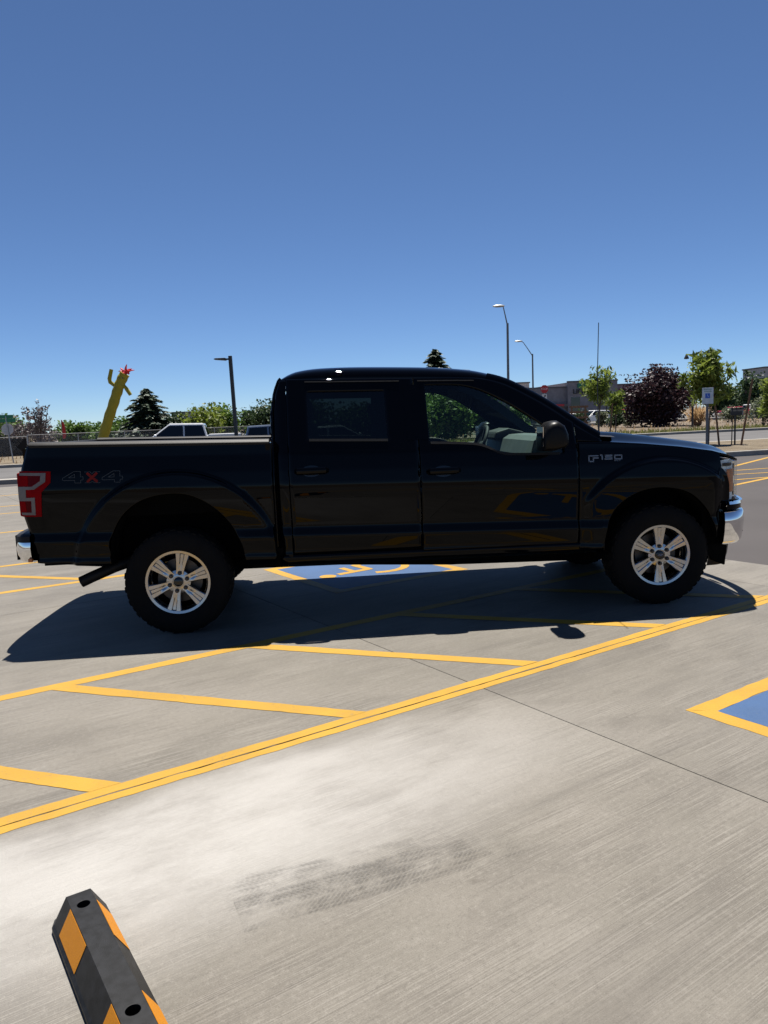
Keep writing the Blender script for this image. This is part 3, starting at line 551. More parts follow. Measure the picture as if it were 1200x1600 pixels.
# roof
RC = [(0.80, 1.842), (0.835, 1.872), (0.88, 1.898), (0.95, 1.922), (1.1, 1.940), (1.35, 1.943), (1.7, 1.932), (2.0, 1.916), (2.25, 1.890), (2.40, 1.856), (2.47, 1.832)]
RCs = cr(RC, 5)
def rooff(a, b_):
    x = 0.80+(2.455-0.80)*a; y = -1+2*b_; e = ztop(x); c = float(np.interp(x, RCs[:, 0], RCs[:, 1])); wy = W(x, e, True)
    t = abs(y); yy = (wy+0.006)*math.copysign(t, y); z = e-0.022+(c+0.004-e+0.022)*(1-t**7)**0.5; x2 = x+(0.085*(1-y*y) if a > 0.6 else 0)*((a-0.6)/0.4 if a > 0.6 else 0)
    return (x2, yy, z)
rf = mk('roof', grid(rooff, 50, 48), 'truck_paint', truck, True, solid=0.015, ang=180)
fin = prism([(0, 0), (0.13, 0), (0.115, 0.028), (0.05, 0.035), (0.012, 0.02)], -0.03, 0.03); mk('roof_fin', mv(fin, 2.30, 0, 1.888), 'black_plastic', truck, bevel=0.008)
# windscreen
def ws(a, b_):
    x = 2.46+(3.20-2.46)*a; z = float(np.interp(x, APIL[:, 0], APIL[:, 1])); y = -1+2*b_; wy = W(x, z, True)-0.045
    return (x+0.085*(1-y*y), y*wy, z+0.040+0.02*(1-y*y))
mk('windscreen', grid(ws, 16, 20), 'front_glass', truck, True)
for s in (-1, 1):
    V = []
    for a in np.linspace(0, 1, 18):
        x = 2.40+(3.225-2.40)*a; z = float(np.interp(x, APIL[:, 0], APIL[:, 1])); wy = W(x, z, True)
        V += [(x, s*(wy+0.001), z-0.014), (x+0.004, s*(wy-0.006), z+0.018), (x+0.012, s*(wy-0.022), z+0.036), (x+0.022, s*(wy-0.05), z+0.044), (x-0.02, s*(wy-0.07), z-0.03)]
    Fc = []
    for i in range(17):
        for j in range(4): k = i*5+j; q_ = (k, k+5, k+6, k+1); Fc.append(q_ if s < 0 else q_[::-1])
    mk('windscreen_pillar', (V, Fc), 'truck_paint', truck, True, ang=60)
mk('cowl', grid(lambda a, b_: (3.19+0.17*a+0.085*(1-(2*b_-1)**2), (2*b_-1)*0.88, 1.33+0.02*(1-(2*b_-1)**2)-0.015*a), 4, 16), 'black_plastic', truck, True)
mk('wiper', tube([(3.24, -0.62, 1.365), (3.15, -0.2, 1.40), (3.12, 0.05, 1.425)], 0.008, 6), 'black_plastic', truck, True); mk('wiper', tube([(3.26, 0.0, 1.37), (3.17, 0.4, 1.40), (3.13, 0.62, 1.42)], 0.008, 6), 'black_plastic', truck, True)
# cab rear wall with window opening
def rw(y0, y1, z0, z1, nu=8, nv=8):
    return grid(lambda a, b_: (cbx(z0+(z1-z0)*b_), (y0+(y1-y0)*a) if abs(y0+(y1-y0)*a) < 0.6 else math.copysign(min(abs(y0+(y1-y0)*a), W(0.765, z0+(z1-z0)*b_, True)-0.002), y0+(y1-y0)*a), z0+(z1-z0)*b_), nu, nv)
mk('cab_rear_panel', join(rw(-0.95, 0.95, 0.5, 1.42), rw(-0.9, -0.58, 1.42, 1.78), rw(0.58, 0.9, 1.42, 1.78), rw(-0.85, 0.85, 1.78, 1.856)), 'truck_paint', truck, True, solid=0.02)
mk('rear_window', rw(-0.60, 0.60, 1.40, 1.80), 'tint_glass', truck, True)
# hood
HC = cr([(3.24, 1.362), (3.46, 1.345), (3.73, 1.308), (4.0, 1.266), (4.22, 1.226), (4.36, 1.182), (4.445, 1.115)], 6)
def hood(a, b_):
    x = 3.24+(4.445-3.24)*a; y = -1+2*b_; t = abs(y); xe = 3.24+(4.335-3.24)*a
    zc = float(np.interp(x, HC[:, 0], HC[:, 1])); ze = float(I(xe, FT))+0.002; wy = W(xe, ze)-0.004
    k = sst(t, 0.62, 1.0); z = zc+(ze-zc)*k**0.85-0.012*(1-sst(t, 0.3, 0.5)); xx = x+(xe-x)*t**3
    return (xx, y*wy, z)
hd = mk('hood', grid(hood, 44, 56), 'truck_paint', truck, True, solid=0.015, ang=180)
mk('hood_front_edge', grid(lambda a, b_: (hood(1, b_)[0]-0.004-0.012*a, hood(1, b_)[1], hood(1, b_)[2]-0.014*a), 3, 56, False), 'truck_paint', hd, True)
# grille
gr = mk('grille', grid(lambda a, b_: (4.45-0.035*(2*b_-1)**2*1.2-0.03*a*0, (2*b_-1)*0.64, 0.72+0.37*a), 6, 16, True), 'black_plastic', truck, True, solid=0.02)
for z0, z1 in ((0.72, 0.755), (0.835, 0.885), (0.945, 0.995), (1.05, 1.085)):
    mk('grille_bar', grid(lambda a, b_: (4.485-0.042*(2*b_-1)**2, (2*b_-1)*0.64, z0+(z1-z0)*a), 3, 16, True), 'chrome', gr, True, solid=0.03)
for y in (-0.62, 0.62): mk('grille_frame', box(4.41, 4.462, y-0.022, y+0.022, 0.74, 1.08), 'chrome', gr, bevel=0.01)
mk('grille_emblem', ball((4.51, 0, 0.92), 0.12, 16, 8, (0.12, 1, 0.42)), 'sign_blue', gr, True)
# bumpers
def plan(pts, k=5):
    P = cr(pts, k); Q = P[::-1][1:].copy(); Q[:, 1] *= -1; return np.vstack([P, Q])
def sweep(P, prof, flip=False):
    V, Fc = [], []; c = np.array([P[:, 0].mean(), 0]); n = len(prof)
    for i, p in enumerate(P):
        t = P[min(i+1, len(P)-1)]-P[max(i-1, 0)]; t = t/np.linalg.norm(t); nr = np.array([t[1], -t[0]])
        for off, z in prof: V.append((p[0]+nr[0]*off, p[1]+nr[1]*off, z))
    for i in range(len(P)-1):
        for j in range(n-1): k = i*n+j; q_ = (k, k+n, k+n+1, k+1); Fc.append(q_[::-1] if flip else q_)
    return V, Fc
FP = plan([(4.19, -0.985), (4.27, -0.968), (4.34, -0.93), (4.41, -0.86), (4.47, -0.75), (4.54, -0.55), (4.59, -0.28), (4.605, 0)])
fb = mk('front_bumper', sweep(FP, [(-0.06, 0.70), (-0.012, 0.702), (0.0, 0.69), (0.006, 0.62), (0.0, 0.54), (-0.012, 0.47), (-0.03, 0.445), (-0.07, 0.44)]), 'chrome', truck, True, ang=60)
mk('bumper_pad', sweep(FP[2:-2], [(-0.05, 0.772), (-0.035, 0.775), (-0.02, 0.76), (-0.02, 0.715), (-0.05, 0.70)]), 'truck_paint', fb, True)
mk('bumper_trim', sweep(FP[3:-3], [(-0.035, 0.778), (-0.012, 0.778), (-0.008, 0.757), (-0.03, 0.755)]), 'chrome', fb, True)
for s in (-1, 1): mk('fog_lamp_bezel', grid(lambda a, b_: (float(np.interp(0.86-0.12*b_, [0.74, 0.86], [4.472, 4.409])), s*(0.86-0.12*b_), 0.525+0.13*a), 4, 6, s < 0), 'black_plastic', fb, solid=0.012)
mk('air_dam', sweep(plan([(4.11, -0.90), (4.22, -0.88), (4.32, -0.80), (4.40, -0.6), (4.44, 0)]), [(-0.04, 0.46), (0.0, 0.44), (-0.01, 0.34), (-0.03, 0.265), (-0.06, 0.262)]), 'black_plastic', truck, True)
mk('bumper_bracket', box(4.05, 4.30, -0.90, 0.90, 0.44, 0.72), 'underbody_black', fb)
for s in (-1, 1): mk('wheel_liner_flap', prism([(4.06, 0.55), (4.17, 0.58), (4.26, 0.42), (4.245, 0.265), (4.13, 0.315), (4.08, 0.42)], s*0.72, s*0.90), 'underbody_black', truck, bevel=0.01)
RP = plan([(-1.02, 0.975), (-1.09, 0.955), (-1.15, 0.88), (-1.185, 0.7), (-1.205, 0.4), (-1.21, 0)]); RP = RP
rbm = mk('rear_bumper', sweep(RP, [(-0.07, 0.742), (0.0, 0.742), (0.008, 0.70), (0.004, 0.65), (-0.01, 0.61), (-0.03, 0.592), (-0.08, 0.59)]), 'chrome', truck, True, ang=60)
mk('step_pad', sweep(RP, [(-0.12, 0.80), (-0.02, 0.80), (0.002, 0.785), (0.006, 0.744), (-0.07, 0.742)]), 'black_plastic', rbm, True)
for s in (-1, 1): mk('side_reflector', box(-1.045, -1.015, min(s*0.962, s*0.985), max(s*0.962, s*0.985), 0.60, 0.625), 'amber_lens', rbm, bevel=0.004)
mk('bumper_core', box(-1.15, -0.9, -0.9, 0.9, 0.61, 0.79), 'underbody_black', rbm)
# chassis
ub = mk('underbody', join(box(-0.95, -0.5, -0.93, 0.93, 0.56, 0.82), box(-0.5, 0.55, -0.62, 0.62, 0.58, 0.82), box(0.55, 3.2, -0.93, 0.93, 0.47, 0.60), box(3.2, 4.2, -0.60, 0.60, 0.45, 1.0)), 'underbody_black', truck)
for s in (-1, 1): mk('frame_rail', join(box(-1.05, 0.4, s*0.5-0.045, s*0.5+0.045, 0.50, 0.62), prism([(0.4, 0.385), (1.2, 0.375), (2.1, 0.325), (3.3, 0.30), (3.4, 0.5), (0.4, 0.53)], s*0.5-0.045, s*0.5+0.045), box(3.3, 4.35, s*0.45-0.045, s*0.45+0.045, 0.42, 0.56)), 'underbody_black', ub)
mk('rear_axle', join(tube([(0, -0.74, 0.39), (0, 0.74, 0.39)], 0.045, 10), ball((0, 0, 0.39), 0.16, 12, 8)), 'underbody_black', ub, True)
mk('front_differential', join(tube([(3.683, -0.74, 0.39), (3.683, 0.74, 0.39)], 0.035, 10), ball((3.65, 0.15, 0.40), 0.14, 12, 8)), 'underbody_black', ub, True)
mk('drive_shaft', tube([(0.1, 0, 0.41), (1.9, 0, 0.44), (2.6, 0, 0.50)], 0.045, 10), 'underbody_black', ub, True)
mk('gearbox', join(box(2.3, 3.3, -0.20, 0.20, 0.33, 0.55), box(2.1, 2.35, -0.30, 0.45, 0.345, 0.5)), 'underbody_black', ub, bevel=0.03); mk('fuel_tank', box(0.75, 2.0, 0.08, 0.48, 0.385, 0.55), 'underbody_black', ub, bevel=0.03)
mk('leaf_spring', tube([(-0.62, -0.55, 0.52), (-0.3, -0.55, 0.43), (0, -0.55, 0.40), (0.3, -0.55, 0.43), (0.62, -0.55, 0.50)], 0.03, 6), 'underbody_black', ub, True)
mk('exhaust_pipe', tube([(-0.745, -0.80, 0.40), (-0.66, -0.79, 0.435), (-0.50, -0.76, 0.495), (-0.30, -0.66, 0.545), (0.1, -0.5, 0.56)], [0.042, 0.042, 0.042, 0.042, 0.04], 14, False), 'black_plastic', truck, True)
mk('muffler', tube([(0.9, -0.25, 0.42), (1.7, -0.25, 0.42)], 0.09, 12), 'dark_metal', ub, True)
mk('fender_antenna', tube([(3.262, -0.80, 1.29), (3.258, -0.80, 1.33), (3.25, -0.802, 1.75), (3.262, -0.805, 2.19)], [0.012, 0.0045, 0.0035, 0.003], 6), 'pole_black', truck, True)
# wheels
def make_wheel(rot, cap):
    wh = bpy.data.objects.new('wheel', None)
    disc = lathe([(0.03, -0.02), (0.165, -0.02), (0.17, -0.01), (0.17, 0.005), (0.03, 0.005)], 36)
    wh = mk('wheel', disc, 'dark_metal', None, True)
    half = [(0.21, 0.10), (0.232, 0.116), (0.243, 0.126), (0.262, 0.134), (0.30, 0.139), (0.335, 0.137), (0.36, 0.130), (0.378, 0.116), (0.386, 0.10), (0.389, 0.06), (0.389, 0.0)]
    prof = [(r, -y) for r, y in half]+[(r, y) for r, y in half[::-1][1:]]
    tyre = lathe(prof, 72)
    lug = ([], [])
    N = 46
    for k in range(N):
        for side in (-1, 1):
            t = 2*math.pi*(k+0.25*side)/N; wv = 0.016 if k % 2 else 0.020
            y0, y1 = (0.055, 0.122) if k % 2 else (0.045, 0.108)
            c, s_ = math.cos(t), math.sin(t)
            def pt(r, y, d): return (r*c-d*s_, side*y, r*s_+d*c)
            V = [pt(r, y, d) for (y, r) in ((y0, 0.386), (y0, 0.3935), (y1, 0.372 if y1 > 0.11 else 0.383), (y1, 0.382 if y1 > 0.11 else 0.391)) for d in (-wv, wv)]
            lug = join(lug, (V, [(0, 1, 3, 2), (4, 6, 7, 5), (2, 3, 7, 6), (0, 4, 5, 1), (0, 2, 6, 4), (1, 5, 7, 3)]))
        for yy in (-0.022, 0.022):
            t = 2*math.pi*(k+0.5*(yy > 0))/N; c, s_ = math.cos(t), math.sin(t)
            V = [(r*c-d*s_, yy+e, r*s_+d*c) for r in (0.386, 0.3935) for e in (-0.016, 0.016) for d in (-0.019, 0.016)]
            lug = join(lug, (V, [(0, 1, 3, 2), (4, 6, 7, 5), (0, 4, 5, 1), (2, 3, 7, 6), (0, 2, 6, 4), (1, 5, 7, 3)]))
    sh = join(tyre, lug); sh = ([(x, y*(1+max(0, (-z-0.36)*0.8)), max(z, -0.3895)) for x, y, z in sh[0]], sh[1])
    mk('tyre', sh, 'rubber', wh, True, ang=40)
    lip = lathe([(0.200, 0.10), (0.200, -0.07), (0.206, -0.098), (0.213, -0.113), (0.218, -0.1195), (0.236, -0.123), (0.2415, -0.118), (0.238, -0.10)], 64)
    sp = ([], [])
    for k in range(6):
        t = math.pi/2+k*math.pi/3
        r_ = [0.050, 0.078, 0.11, 0.15, 0.19, 0.2185]; hw = [0.031, 0.030, 0.034, 0.041, 0.049, 0.055]; yo = [-0.102, -0.104, -0.107, -0.111, -0.115, -0.1185]
        cs = [(-1.0, 0.035), (-1.0, 0.006), (-0.88, 0.0), (-0.34, 0.0), (-0.20, 0.008), (0.20, 0.008), (0.34, 0.0), (0.88, 0.0), (1.0, 0.006), (1.0, 0.035)]
        V = []
        for r, h_, y in zip(r_, hw, yo):
            g_ = sst(r, 0.09, 0.13)
            for a, d in cs:
                dd = d if abs(a) > 0.3 else d*g_
                V.append((r*math.cos(t)-a*h_*math.sin(t), y+dd, r*math.sin(t)+a*h_*math.cos(t)))
        Fc = [(i*10+j, i*10+j+1, (i+1)*10+j+1, (i+1)*10+j) for i in range(5) for j in range(9)]
        sp = join(sp, (V, Fc))
    hub = lathe([(0.002, -0.098), (0.040, -0.100), (0.042, -0.105), (0.060, -0.103), (0.088, -0.096), (0.092, -0.07)], 36)
    rim = mk('rim', join(lip, sp, hub), 'alloy', wh, True, clean=False, ang=30); rim.rotation_euler = (0, rot, 0)
    mk('rim_shadow_pan', lathe([(0.17, 0.012), (0.206, 0.012)], 36), 'underbody_black', wh)
    cp = mk('centre_cap', lathe([(0.001, -0.114), (0.028, -0.113), (0.035, -0.109), (0.036, -0.098)], 28), 'black_gloss', wh, True)
    if cap:
        V = [(0.024*math.cos(t), -0.1155, 0.011*math.sin(t)) for t in np.linspace(0, 2*math.pi, 20, endpoint=False)]
        mk('cap_oval', (V, [tuple(range(20))]), 'emblem_blue', cp)
        V, Fc = tube([(-0.016, -0.1162, -0.002), (-0.010, -0.1162, 0.004), (-0.004, -0.1162, -0.002), (0.003, -0.1162, 0.002), (0.009, -0.1162, -0.002), (0.016, -0.1162, 0.004)], 0.0012, 5); mk('cap_script', (V, Fc), 'sign_white', cp)
    for k in range(6):
        t = math.pi/2+k*math.pi/3-rot; c = (0.0675*math.cos(t), 0.0675*math.sin(t))
        o = mk('lug_nut', [*[mv(lathe([(0.0165, -0.1005), (0.0165, -0.1075), (0.0105, -0.1078), (0.0105, -0.122), (0.006, -0.125), (0.0005, -0.125)], 10), 0, 0, 0)]][0], 'dark_metal', wh, True); o.location = (c[0], 0, c[1])
    return wh
for x, rot, cap in ((0.0, math.radians(12), False), (3.683, math.radians(-1.5), True)):
    wn = make_wheel(rot, cap); wn.parent = truck; wn.location = (x, -0.848, 0.39)
    wf = copy_tree(wn, truck); wf.location = (x, 0.848, 0.39); wf.rotation_euler = (0, 0, math.pi)
# cabin
def seat(x, y, wd, z=0.78, ln=0.28):
    st = mk('seat', join(box(x-0.22, x+0.26, y-wd/2, y+wd/2, z, z+0.16), ), 'cabin_dark', truck, bevel=0.05)
    sh = box(-0.07, 0.07, -wd/2, wd/2, 0, 0.60); sh = tf(sh, Matrix.Translation((x-0.22, y, z+0.12)) @ Matrix.Rotation(-ln, 4, 'Y')); mk('seat_back', sh, 'cabin_dark', st, bevel=0.05)
    for yy in ((0,) if wd < 0.8 else (-0.42, 0.42)):
        sh = box(-0.05, 0.05, -0.13, 0.13, 0.62, 0.80); mk('headrest', tf(sh, Matrix.Translation((x-0.22, y+yy, z+0.12)) @ Matrix.Rotation(-ln, 4, 'Y')), 'cabin_dark', st, bevel=0.035)
seat(2.02, -0.40, 0.52); seat(2.02, 0.40, 0.52); seat(1.30, 0.0, 1.35, 0.80, 0.12)
mk('cabin_floor', box(0.8, 3.2, -0.88, 0.88, 0.60, 0.66), 'cabin_dark', truck); mk('firewall', box(3.13, 3.2, -0.88, 0.88, 0.6, 1.30), 'cabin_dark', truck); mk('headliner', grid(lambda a, b_: (0.9+1.5*a, -0.64+1.28*b_, 1.84+0.03*(1-(2*b_-1)**2)-0.02*a), 6, 8), 'cabin_dark', truck, True)
ds = mk('dashboard', tf(prism([(2.72, 1.05), (2.70, 1.20), (2.74, 1.31), (2.80, 1.345), (2.95, 1.35), (3.22, 1.31), (3.22, 0.95), (2.85, 0.95)], -0.86, 0.86), Matrix.Identity(4)), 'cabin_grey', truck, bevel=0.03)
mk('instrument_hood', prism([(2.66, 1.30), (2.68, 1.37), (2.80, 1.40), (2.95, 1.36), (2.9, 1.28)], 0.20, 0.60), 'cabin_dark', ds, bevel=0.02); mk('console', box(1.9, 2.8, -0.14, 0.14, 0.7, 1.02), 'cabin_dark', ds, bevel=0.04)
sw = [(0.185*math.cos(t), 0.185*math.sin(t), 0) for t in np.linspace(0, 2*math.pi, 28, endpoint=False)]
ring = tube(sw+[sw[0]], 0.016, 8, False); spk = join(ring, tube([(-0.18, 0, 0), (0, 0, -0.03), (0.18, 0, 0)], 0.018, 6), tube([(0, -0.18, 0), (0, 0, -0.03)], 0.018, 6), ball((0, 0, -0.03), 0.065, 10, 6, (1, 1, 0.5)))
mk('steering_wheel', tf(spk, Matrix.Translation((2.56, 0.40, 1.25)) @ Matrix.Rotation(math.radians(-65), 4, 'Y') @ Matrix.Rotation(math.radians(90), 4, 'Z')), 'cabin_dark', ds, True)
mk('inside_mirror', box(2.62, 2.65, -0.12, 0.12, 1.66, 1.72), 'black_plastic', truck, bevel=0.012)

# ================================================================== RUBBER WHEEL STOP
wst = root('wheel_stop', 'black rubber wheel stop with orange reflective panels on the concrete', 'wheel stop', lot(-2.33, -0.765), LA-math.pi/2)
SL = 1.83                                         # runs along local +x (towards -v)
sec = [(-0.076, 0.0), (-0.076, 0.018), (-0.068, 0.026), (-0.028, 0.100), (0.044, 0.100), (0.086, 0.030), (0.092, 0.0)]
V, Fc = [], []
for x, k, top in ((0.0, 0.80, 0.62), (0.045, 1.0, 1.0), (SL-0.045, 1.0, 1.0), (SL, 0.80, 0.62)):
    for y, z in sec: V.append((x, y*k, z*top))
for i in range(3):
    for j in range(7): Fc.append((i*7+j, i*7+(j+1) % 7, (i+1)*7+(j+1) % 7, (i+1)*7+j))
Fc += [tuple(range(7)), tuple(range(21, 28))]
sb = mk('stop_body', (V, Fc), 'stop_rubber', wst, clean=True)
for k in range(3):
    cyl = tube([(0.115+0.52*k+(0.28 if k == 2 else 0), 0.008, 0.03), (0.115+0.52*k+(0.28 if k == 2 else 0), 0.008, 0.2)], 0.019, 20); cu_ = mk('cutter', cyl, 'underbody_black', wst, clean=True)
    m = sb.modifiers.new('bolt_hole', 'BOOLEAN'); m.object = cu_; m.operation = 'DIFFERENCE'; m.solver = 'EXACT'
bpy.context.view_layer.update(); dg = bpy.context.evaluated_depsgraph_get(); nm = bpy.data.meshes.new_from_object(sb.evaluated_get(dg))
for m in list(sb.modifiers): sb.modifiers.remove(m)
for o in [o for o in bpy.data.objects if o.name.startswith('cutter')]: bpy.data.objects.remove(o)
sb.data = nm; bv = sb.modifiers.new('bevel', 'BEVEL'); bv.width = 0.004; bv.segments = 2; bv.limit_method = 'ANGLE'; bv.angle_limit = math.radians(25)
for k in range(3):
    xh = 0.115+0.52*k+(0.28 if k == 2 else 0); mk('bolt', mv(tf(lathe([(0.0005, 0), (0.011, 0), (0.012, 0.01)], 6), Matrix.Rotation(math.pi/2, 4, 'X')), xh, 0.008, 0.045), 'dark_metal', wst)
def on_side(x, t, side):                          # t 0 bottom..1 top of sloped flank
    if side < 0: a, b_, n = Vector((0, -0.068, 0.026)), Vector((0, -0.028, 0.100)), Vector((0, -0.88, 0.47))
    else: a, b_, n = Vector((0, 0.086, 0.030)), Vector((0, 0.044, 0.100)), Vector((0, 0.86, 0.51))
    p = a+(b_-a)*t+n*0.0015; return (x, p.y, p.z)
for x0 in (0.115, 0.58, 1.03, 1.48):
    for side in (-1, 1):
        q_ = [on_side(x0, 0.04, side), on_side(x0+0.2, 0.04, side), on_side(x0+0.2, 0.97, side), on_side(x0, 0.97, side)]
        mk('reflector_panel', (q_, [(0, 1, 2, 3) if side < 0 else (3, 2, 1, 0)]), 'reflective_orange', wst, solid=0.001)

# ================================================================== PLANTS
def g3(r):
    return max(-1.7, min(1.7, r.gauss(0, 1)))
def leaves_at(centres, n, size, spread, r, flat=0.8, elong=1.6, down=0.0):
    V, Fc = [], []
    for i in range(n):
        c, cs = centres[r.randrange(len(centres))]
        p = Vector(c)+Vector((g3(r)*spread*cs, g3(r)*spread*cs, g3(r)*spread*cs*flat))
        a = Vector((r.gauss(0, 1), r.gauss(0, 1), r.gauss(0, 0.7)-down)).normalized(); b_ = a.cross(Vector((r.gauss(0, 1), r.gauss(0, 1), r.gauss(0, 1)))).normalized(); s_ = size*r.uniform(0.6, 1.25)
        k = len(V); V += [tuple(p-a*s_*elong/2), tuple(p+b_*s_/2), tuple(p+a*s_*elong/2), tuple(p-b_*s_/2)]; Fc.append((k, k+1, k+2, k+3))
    return V, Fc
def tree(name, label, cat, base, H, wd, leafm, n, lsize, seed, trunk_h=0.3, tr=0.10, bark='bark', group=None, nclump=26, clump=0.16, multi=1, flat=0.8, shell=0.55, lean=0.0, elong=1.6, down=0.0, droop=0.0):
    r = random.Random(seed); t = root(name, label, cat, base, r.uniform(0, 6), group)
    cz = H*(trunk_h+(1-trunk_h)/2); rz_ = H*(1-trunk_h)/2; cen = []
    for i in range(nclump):
        while True:
            d = Vector((r.uniform(-1, 1), r.uniform(-1, 1), r.uniform(-1, 1)))
            if 0.05 < d.length < 1: break
        k = shell+(1-shell)*r.random(); d = d.normalized()*k*r.uniform(0.8, 1.08)
        tp = 1.0-0.25*max(0, d.z)
        cen.append(((d.x*wd/2*0.86*tp, d.y*wd/2*0.86*tp, cz+d.z*rz_*0.88), r.uniform(0.6, 1.3)))
    sh = ([], [])
    for m in range(multi):
        ox, oy = (r.gauss(0, wd*0.03), r.gauss(0, wd*0.03)) if multi > 1 else (0, 0)
        top = Vector((ox*4+r.gauss(0, wd*0.03), oy*4+r.gauss(0, wd*0.03), H*0.80)); pts = [Vector((ox, oy, -0.15))]+[Vector((ox, oy, 0)).lerp(top, k)+Vector((r.gauss(0, wd*0.012), r.gauss(0, wd*0.012), 0)) for k in (0.25, 0.5, 0.75)]+[top]
        sh = join(sh, tube(pts, [tr*1.15, tr, tr*0.75, tr*0.5, tr*0.2], 7))
        for c, cs in cen[m::multi]:
            k = r.uniform(0.3, 0.8); st = pts[1].lerp(pts[-1], k*0.8); c = Vector(c); mid = st.lerp(c, 0.5)+Vector((0, 0, 0.06*H*r.random()))
            sh = join(sh, tube([st, mid, c], [tr*0.42, tr*0.25, tr*0.06], 5, False))
    mk('trunk', sh, bark, t, True)
    mk('crown', leaves_at(cen, n, lsize, clump*wd, r, flat, elong, down), leafm, t)
    return t
def conifer(name, label, base, H, wd, seed, leafm='leaf_pine', tiers=20, droop=0.35, group=None):
    r = random.Random(seed); t = root(name, label, 'tree', base, 0, group); mk('trunk', tube([(0, 0, -0.2), (0, 0, H*0.5), (0.02*H*r.gauss(0, 0.3), 0, H)], [wd*0.05, wd*0.03, 0.01], 7), 'bark', t, True)
    V, Fc, BV = [], [], ([], [])
    for i in range(tiers):
        f0 = i/(tiers-1); nb = int(13-5*f0)
        for k in range(nb):
            f = min(1, max(0, f0+r.uniform(-0.5, 0.5)/tiers*1.4)); z = H*(0.06+0.92*f); R_ = wd/2*(1-f)**0.78+0.015*wd
            a = 2*math.pi*(k+r.random())/nb+i*0.7; L = R_*r.uniform(0.55, 1.2); d = Vector((math.cos(a), math.sin(a), 0)); up = 0.45*f+0.05+r.gauss(0, 0.08)
            P = lambda s_: Vector((0, 0, z))+d*L*s_+Vector((0, 0, L*(up*s_-droop*s_*s_)))
            BV = join(BV, tube([P(0), P(0.5), P(0.95)], [0.012*wd, 0.007*wd, 0.003*wd], 4, False))
            for j in range(int(26+60*(1-f))):
                s_ = r.uniform(0.12, 1.0); p = P(s_); sd = d.cross(Vector((0, 0, 1)))*r.gauss(0, 1)*0.20*L*(1.05-s_*0.7); p = p+sd+Vector((0, 0, -abs(r.gauss(0, 1))*0.05*L))
                ax = (d*0.8+sd.normalized()*0.7*(1 if sd.length > 0 else 0)+Vector((0, 0, -0.25+r.gauss(0, 0.15)))).normalized(); q_ = ax.cross(Vector((r.gauss(0, 0.4), r.gauss(0, 0.4), 1))).normalized(); ln = wd*0.075*r.uniform(0.6, 1.4); w_ = ln*0.20
                m = len(V); V += [tuple(p-ax*ln/2), tuple(p+q_*w_), tuple(p+ax*ln/2), tuple(p-q_*w_)]; Fc.append((m, m+1, m+2, m+3))
    mk('branches', BV, 'bark', t, True); mk('crown', (V, Fc), leafm, t); return t
def spot(px, Y, z=0.0):
    p = at(px, 650, Y); return Vector((p.x, Y, z))
def sized(px, Y, py_top, w_px):                   # height above the ground and width in metres of what shows at that distance
    return at(px, py_top, Y).z, w_px/F_PX*Y
def T(px, Y, top, wpx, fn, **kw):
    H, wd = sized(px, Y, top, wpx); return fn(spot(px, Y), H, wd, **kw)
G1 = 'trees beyond the street'
# left of the truck
T(57, 60, 617, 56, lambda b, H, w_: tree('bare_tree', 'sparse tree with mauve buds beside the back of a stop sign', 'tree', b, H, w_, 'leaf_mauve', 650, 0.13, 3, 0.2, 0.07, 'grey_bark', G1, 60, 0.05, 5))
T(50, 66, 655, 95, lambda b, H, w_: tree('brown_hedge', 'low brown thicket behind the chain-link fence at far left', 'hedge', b, H, w_, 'leaf_mauve', 1800, 0.16, 31, 0.05, 0.05, 'grey_bark', None, 26, 0.10, 4))
T(12, 85, 652, 60, lambda b, H, w_: tree('broadleaf_tree', 'small green tree behind the street name signs', 'tree', b, H, w_, 'leaf_green', 2400, 0.25, 32, 0.12, 0.1, group=G1))
T(103, 78, 656, 42, lambda b, H, w_: tree('broadleaf_tree', 'round dark green tree behind the red feather flag', 'tree', b, H, w_, 'leaf_green', 2600, 0.22, 33, 0.1, 0.1, group=G1))
T(127, 78, 659, 30, lambda b, H, w_: tree('broadleaf_tree', 'small green tree just left of the yellow tube man', 'tree', b, H, w_, 'leaf_green', 2000, 0.20, 34, 0.1, 0.1, group=G1))
T(147, 95, 665, 40, lambda b, H, w_: tree('broadleaf_tree', 'far low tree behind the base of the tube man', 'tree', b, H, w_, 'leaf_green', 2000, 0.24, 35, 0.1, 0.1, group=G1))
T(188, 82, 655, 52, lambda b, H, w_: tree('broadleaf_tree', 'bright green bushy tree between tube man and cedar', 'tree', b, H, w_, 'leaf_green', 3200, 0.24, 36, 0.1, 0.1, group=G1))
conif = T(231, 74, 607, 118, lambda b, H, w_: conifer('cedar_tree', 'dark layered cedar with drooping boughs behind the silver pickup', b, H, w_, 5, tiers=24))
T(275, 80, 640, 34, lambda b, H, w_: tree('broadleaf_tree', 'narrow green tree right of the cedar', 'tree', b, H, w_, 'leaf_dark', 2200, 0.2, 37, 0.1, 0.1, group=G1))
T(318, 72, 631, 66, lambda b, H, w_: tree('broadleaf_tree', 'yellow-green rounded tree left of the black lamp post', 'tree', b, H, w_, 'leaf_bright', 2600, 0.24, 38, 0.1, 0.1, group=G1))
T(345, 76, 636, 60, lambda b, H, w_: tree('broadleaf_tree', 'dense green tree directly behind the black lamp post', 'tree', b, H, w_, 'leaf_green', 3200, 0.22, 39, 0.1, 0.1, group=G1))
T(392, 80, 638, 56, lambda b, H, w_: tree('broadleaf_tree', 'dark green tree right of the black lamp post', 'tree', b, H, w_, 'leaf_dark', 3200, 0.2, 40, 0.08, 0.1, group=G1))
T(428, 74, 626, 60, lambda b, H, w_: tree('broadleaf_tree', 'tall dark green tree at the back edge of the cab', 'tree', b, H, w_, 'leaf_dark', 3400, 0.2, 41, 0.08, 0.1, group=G1))
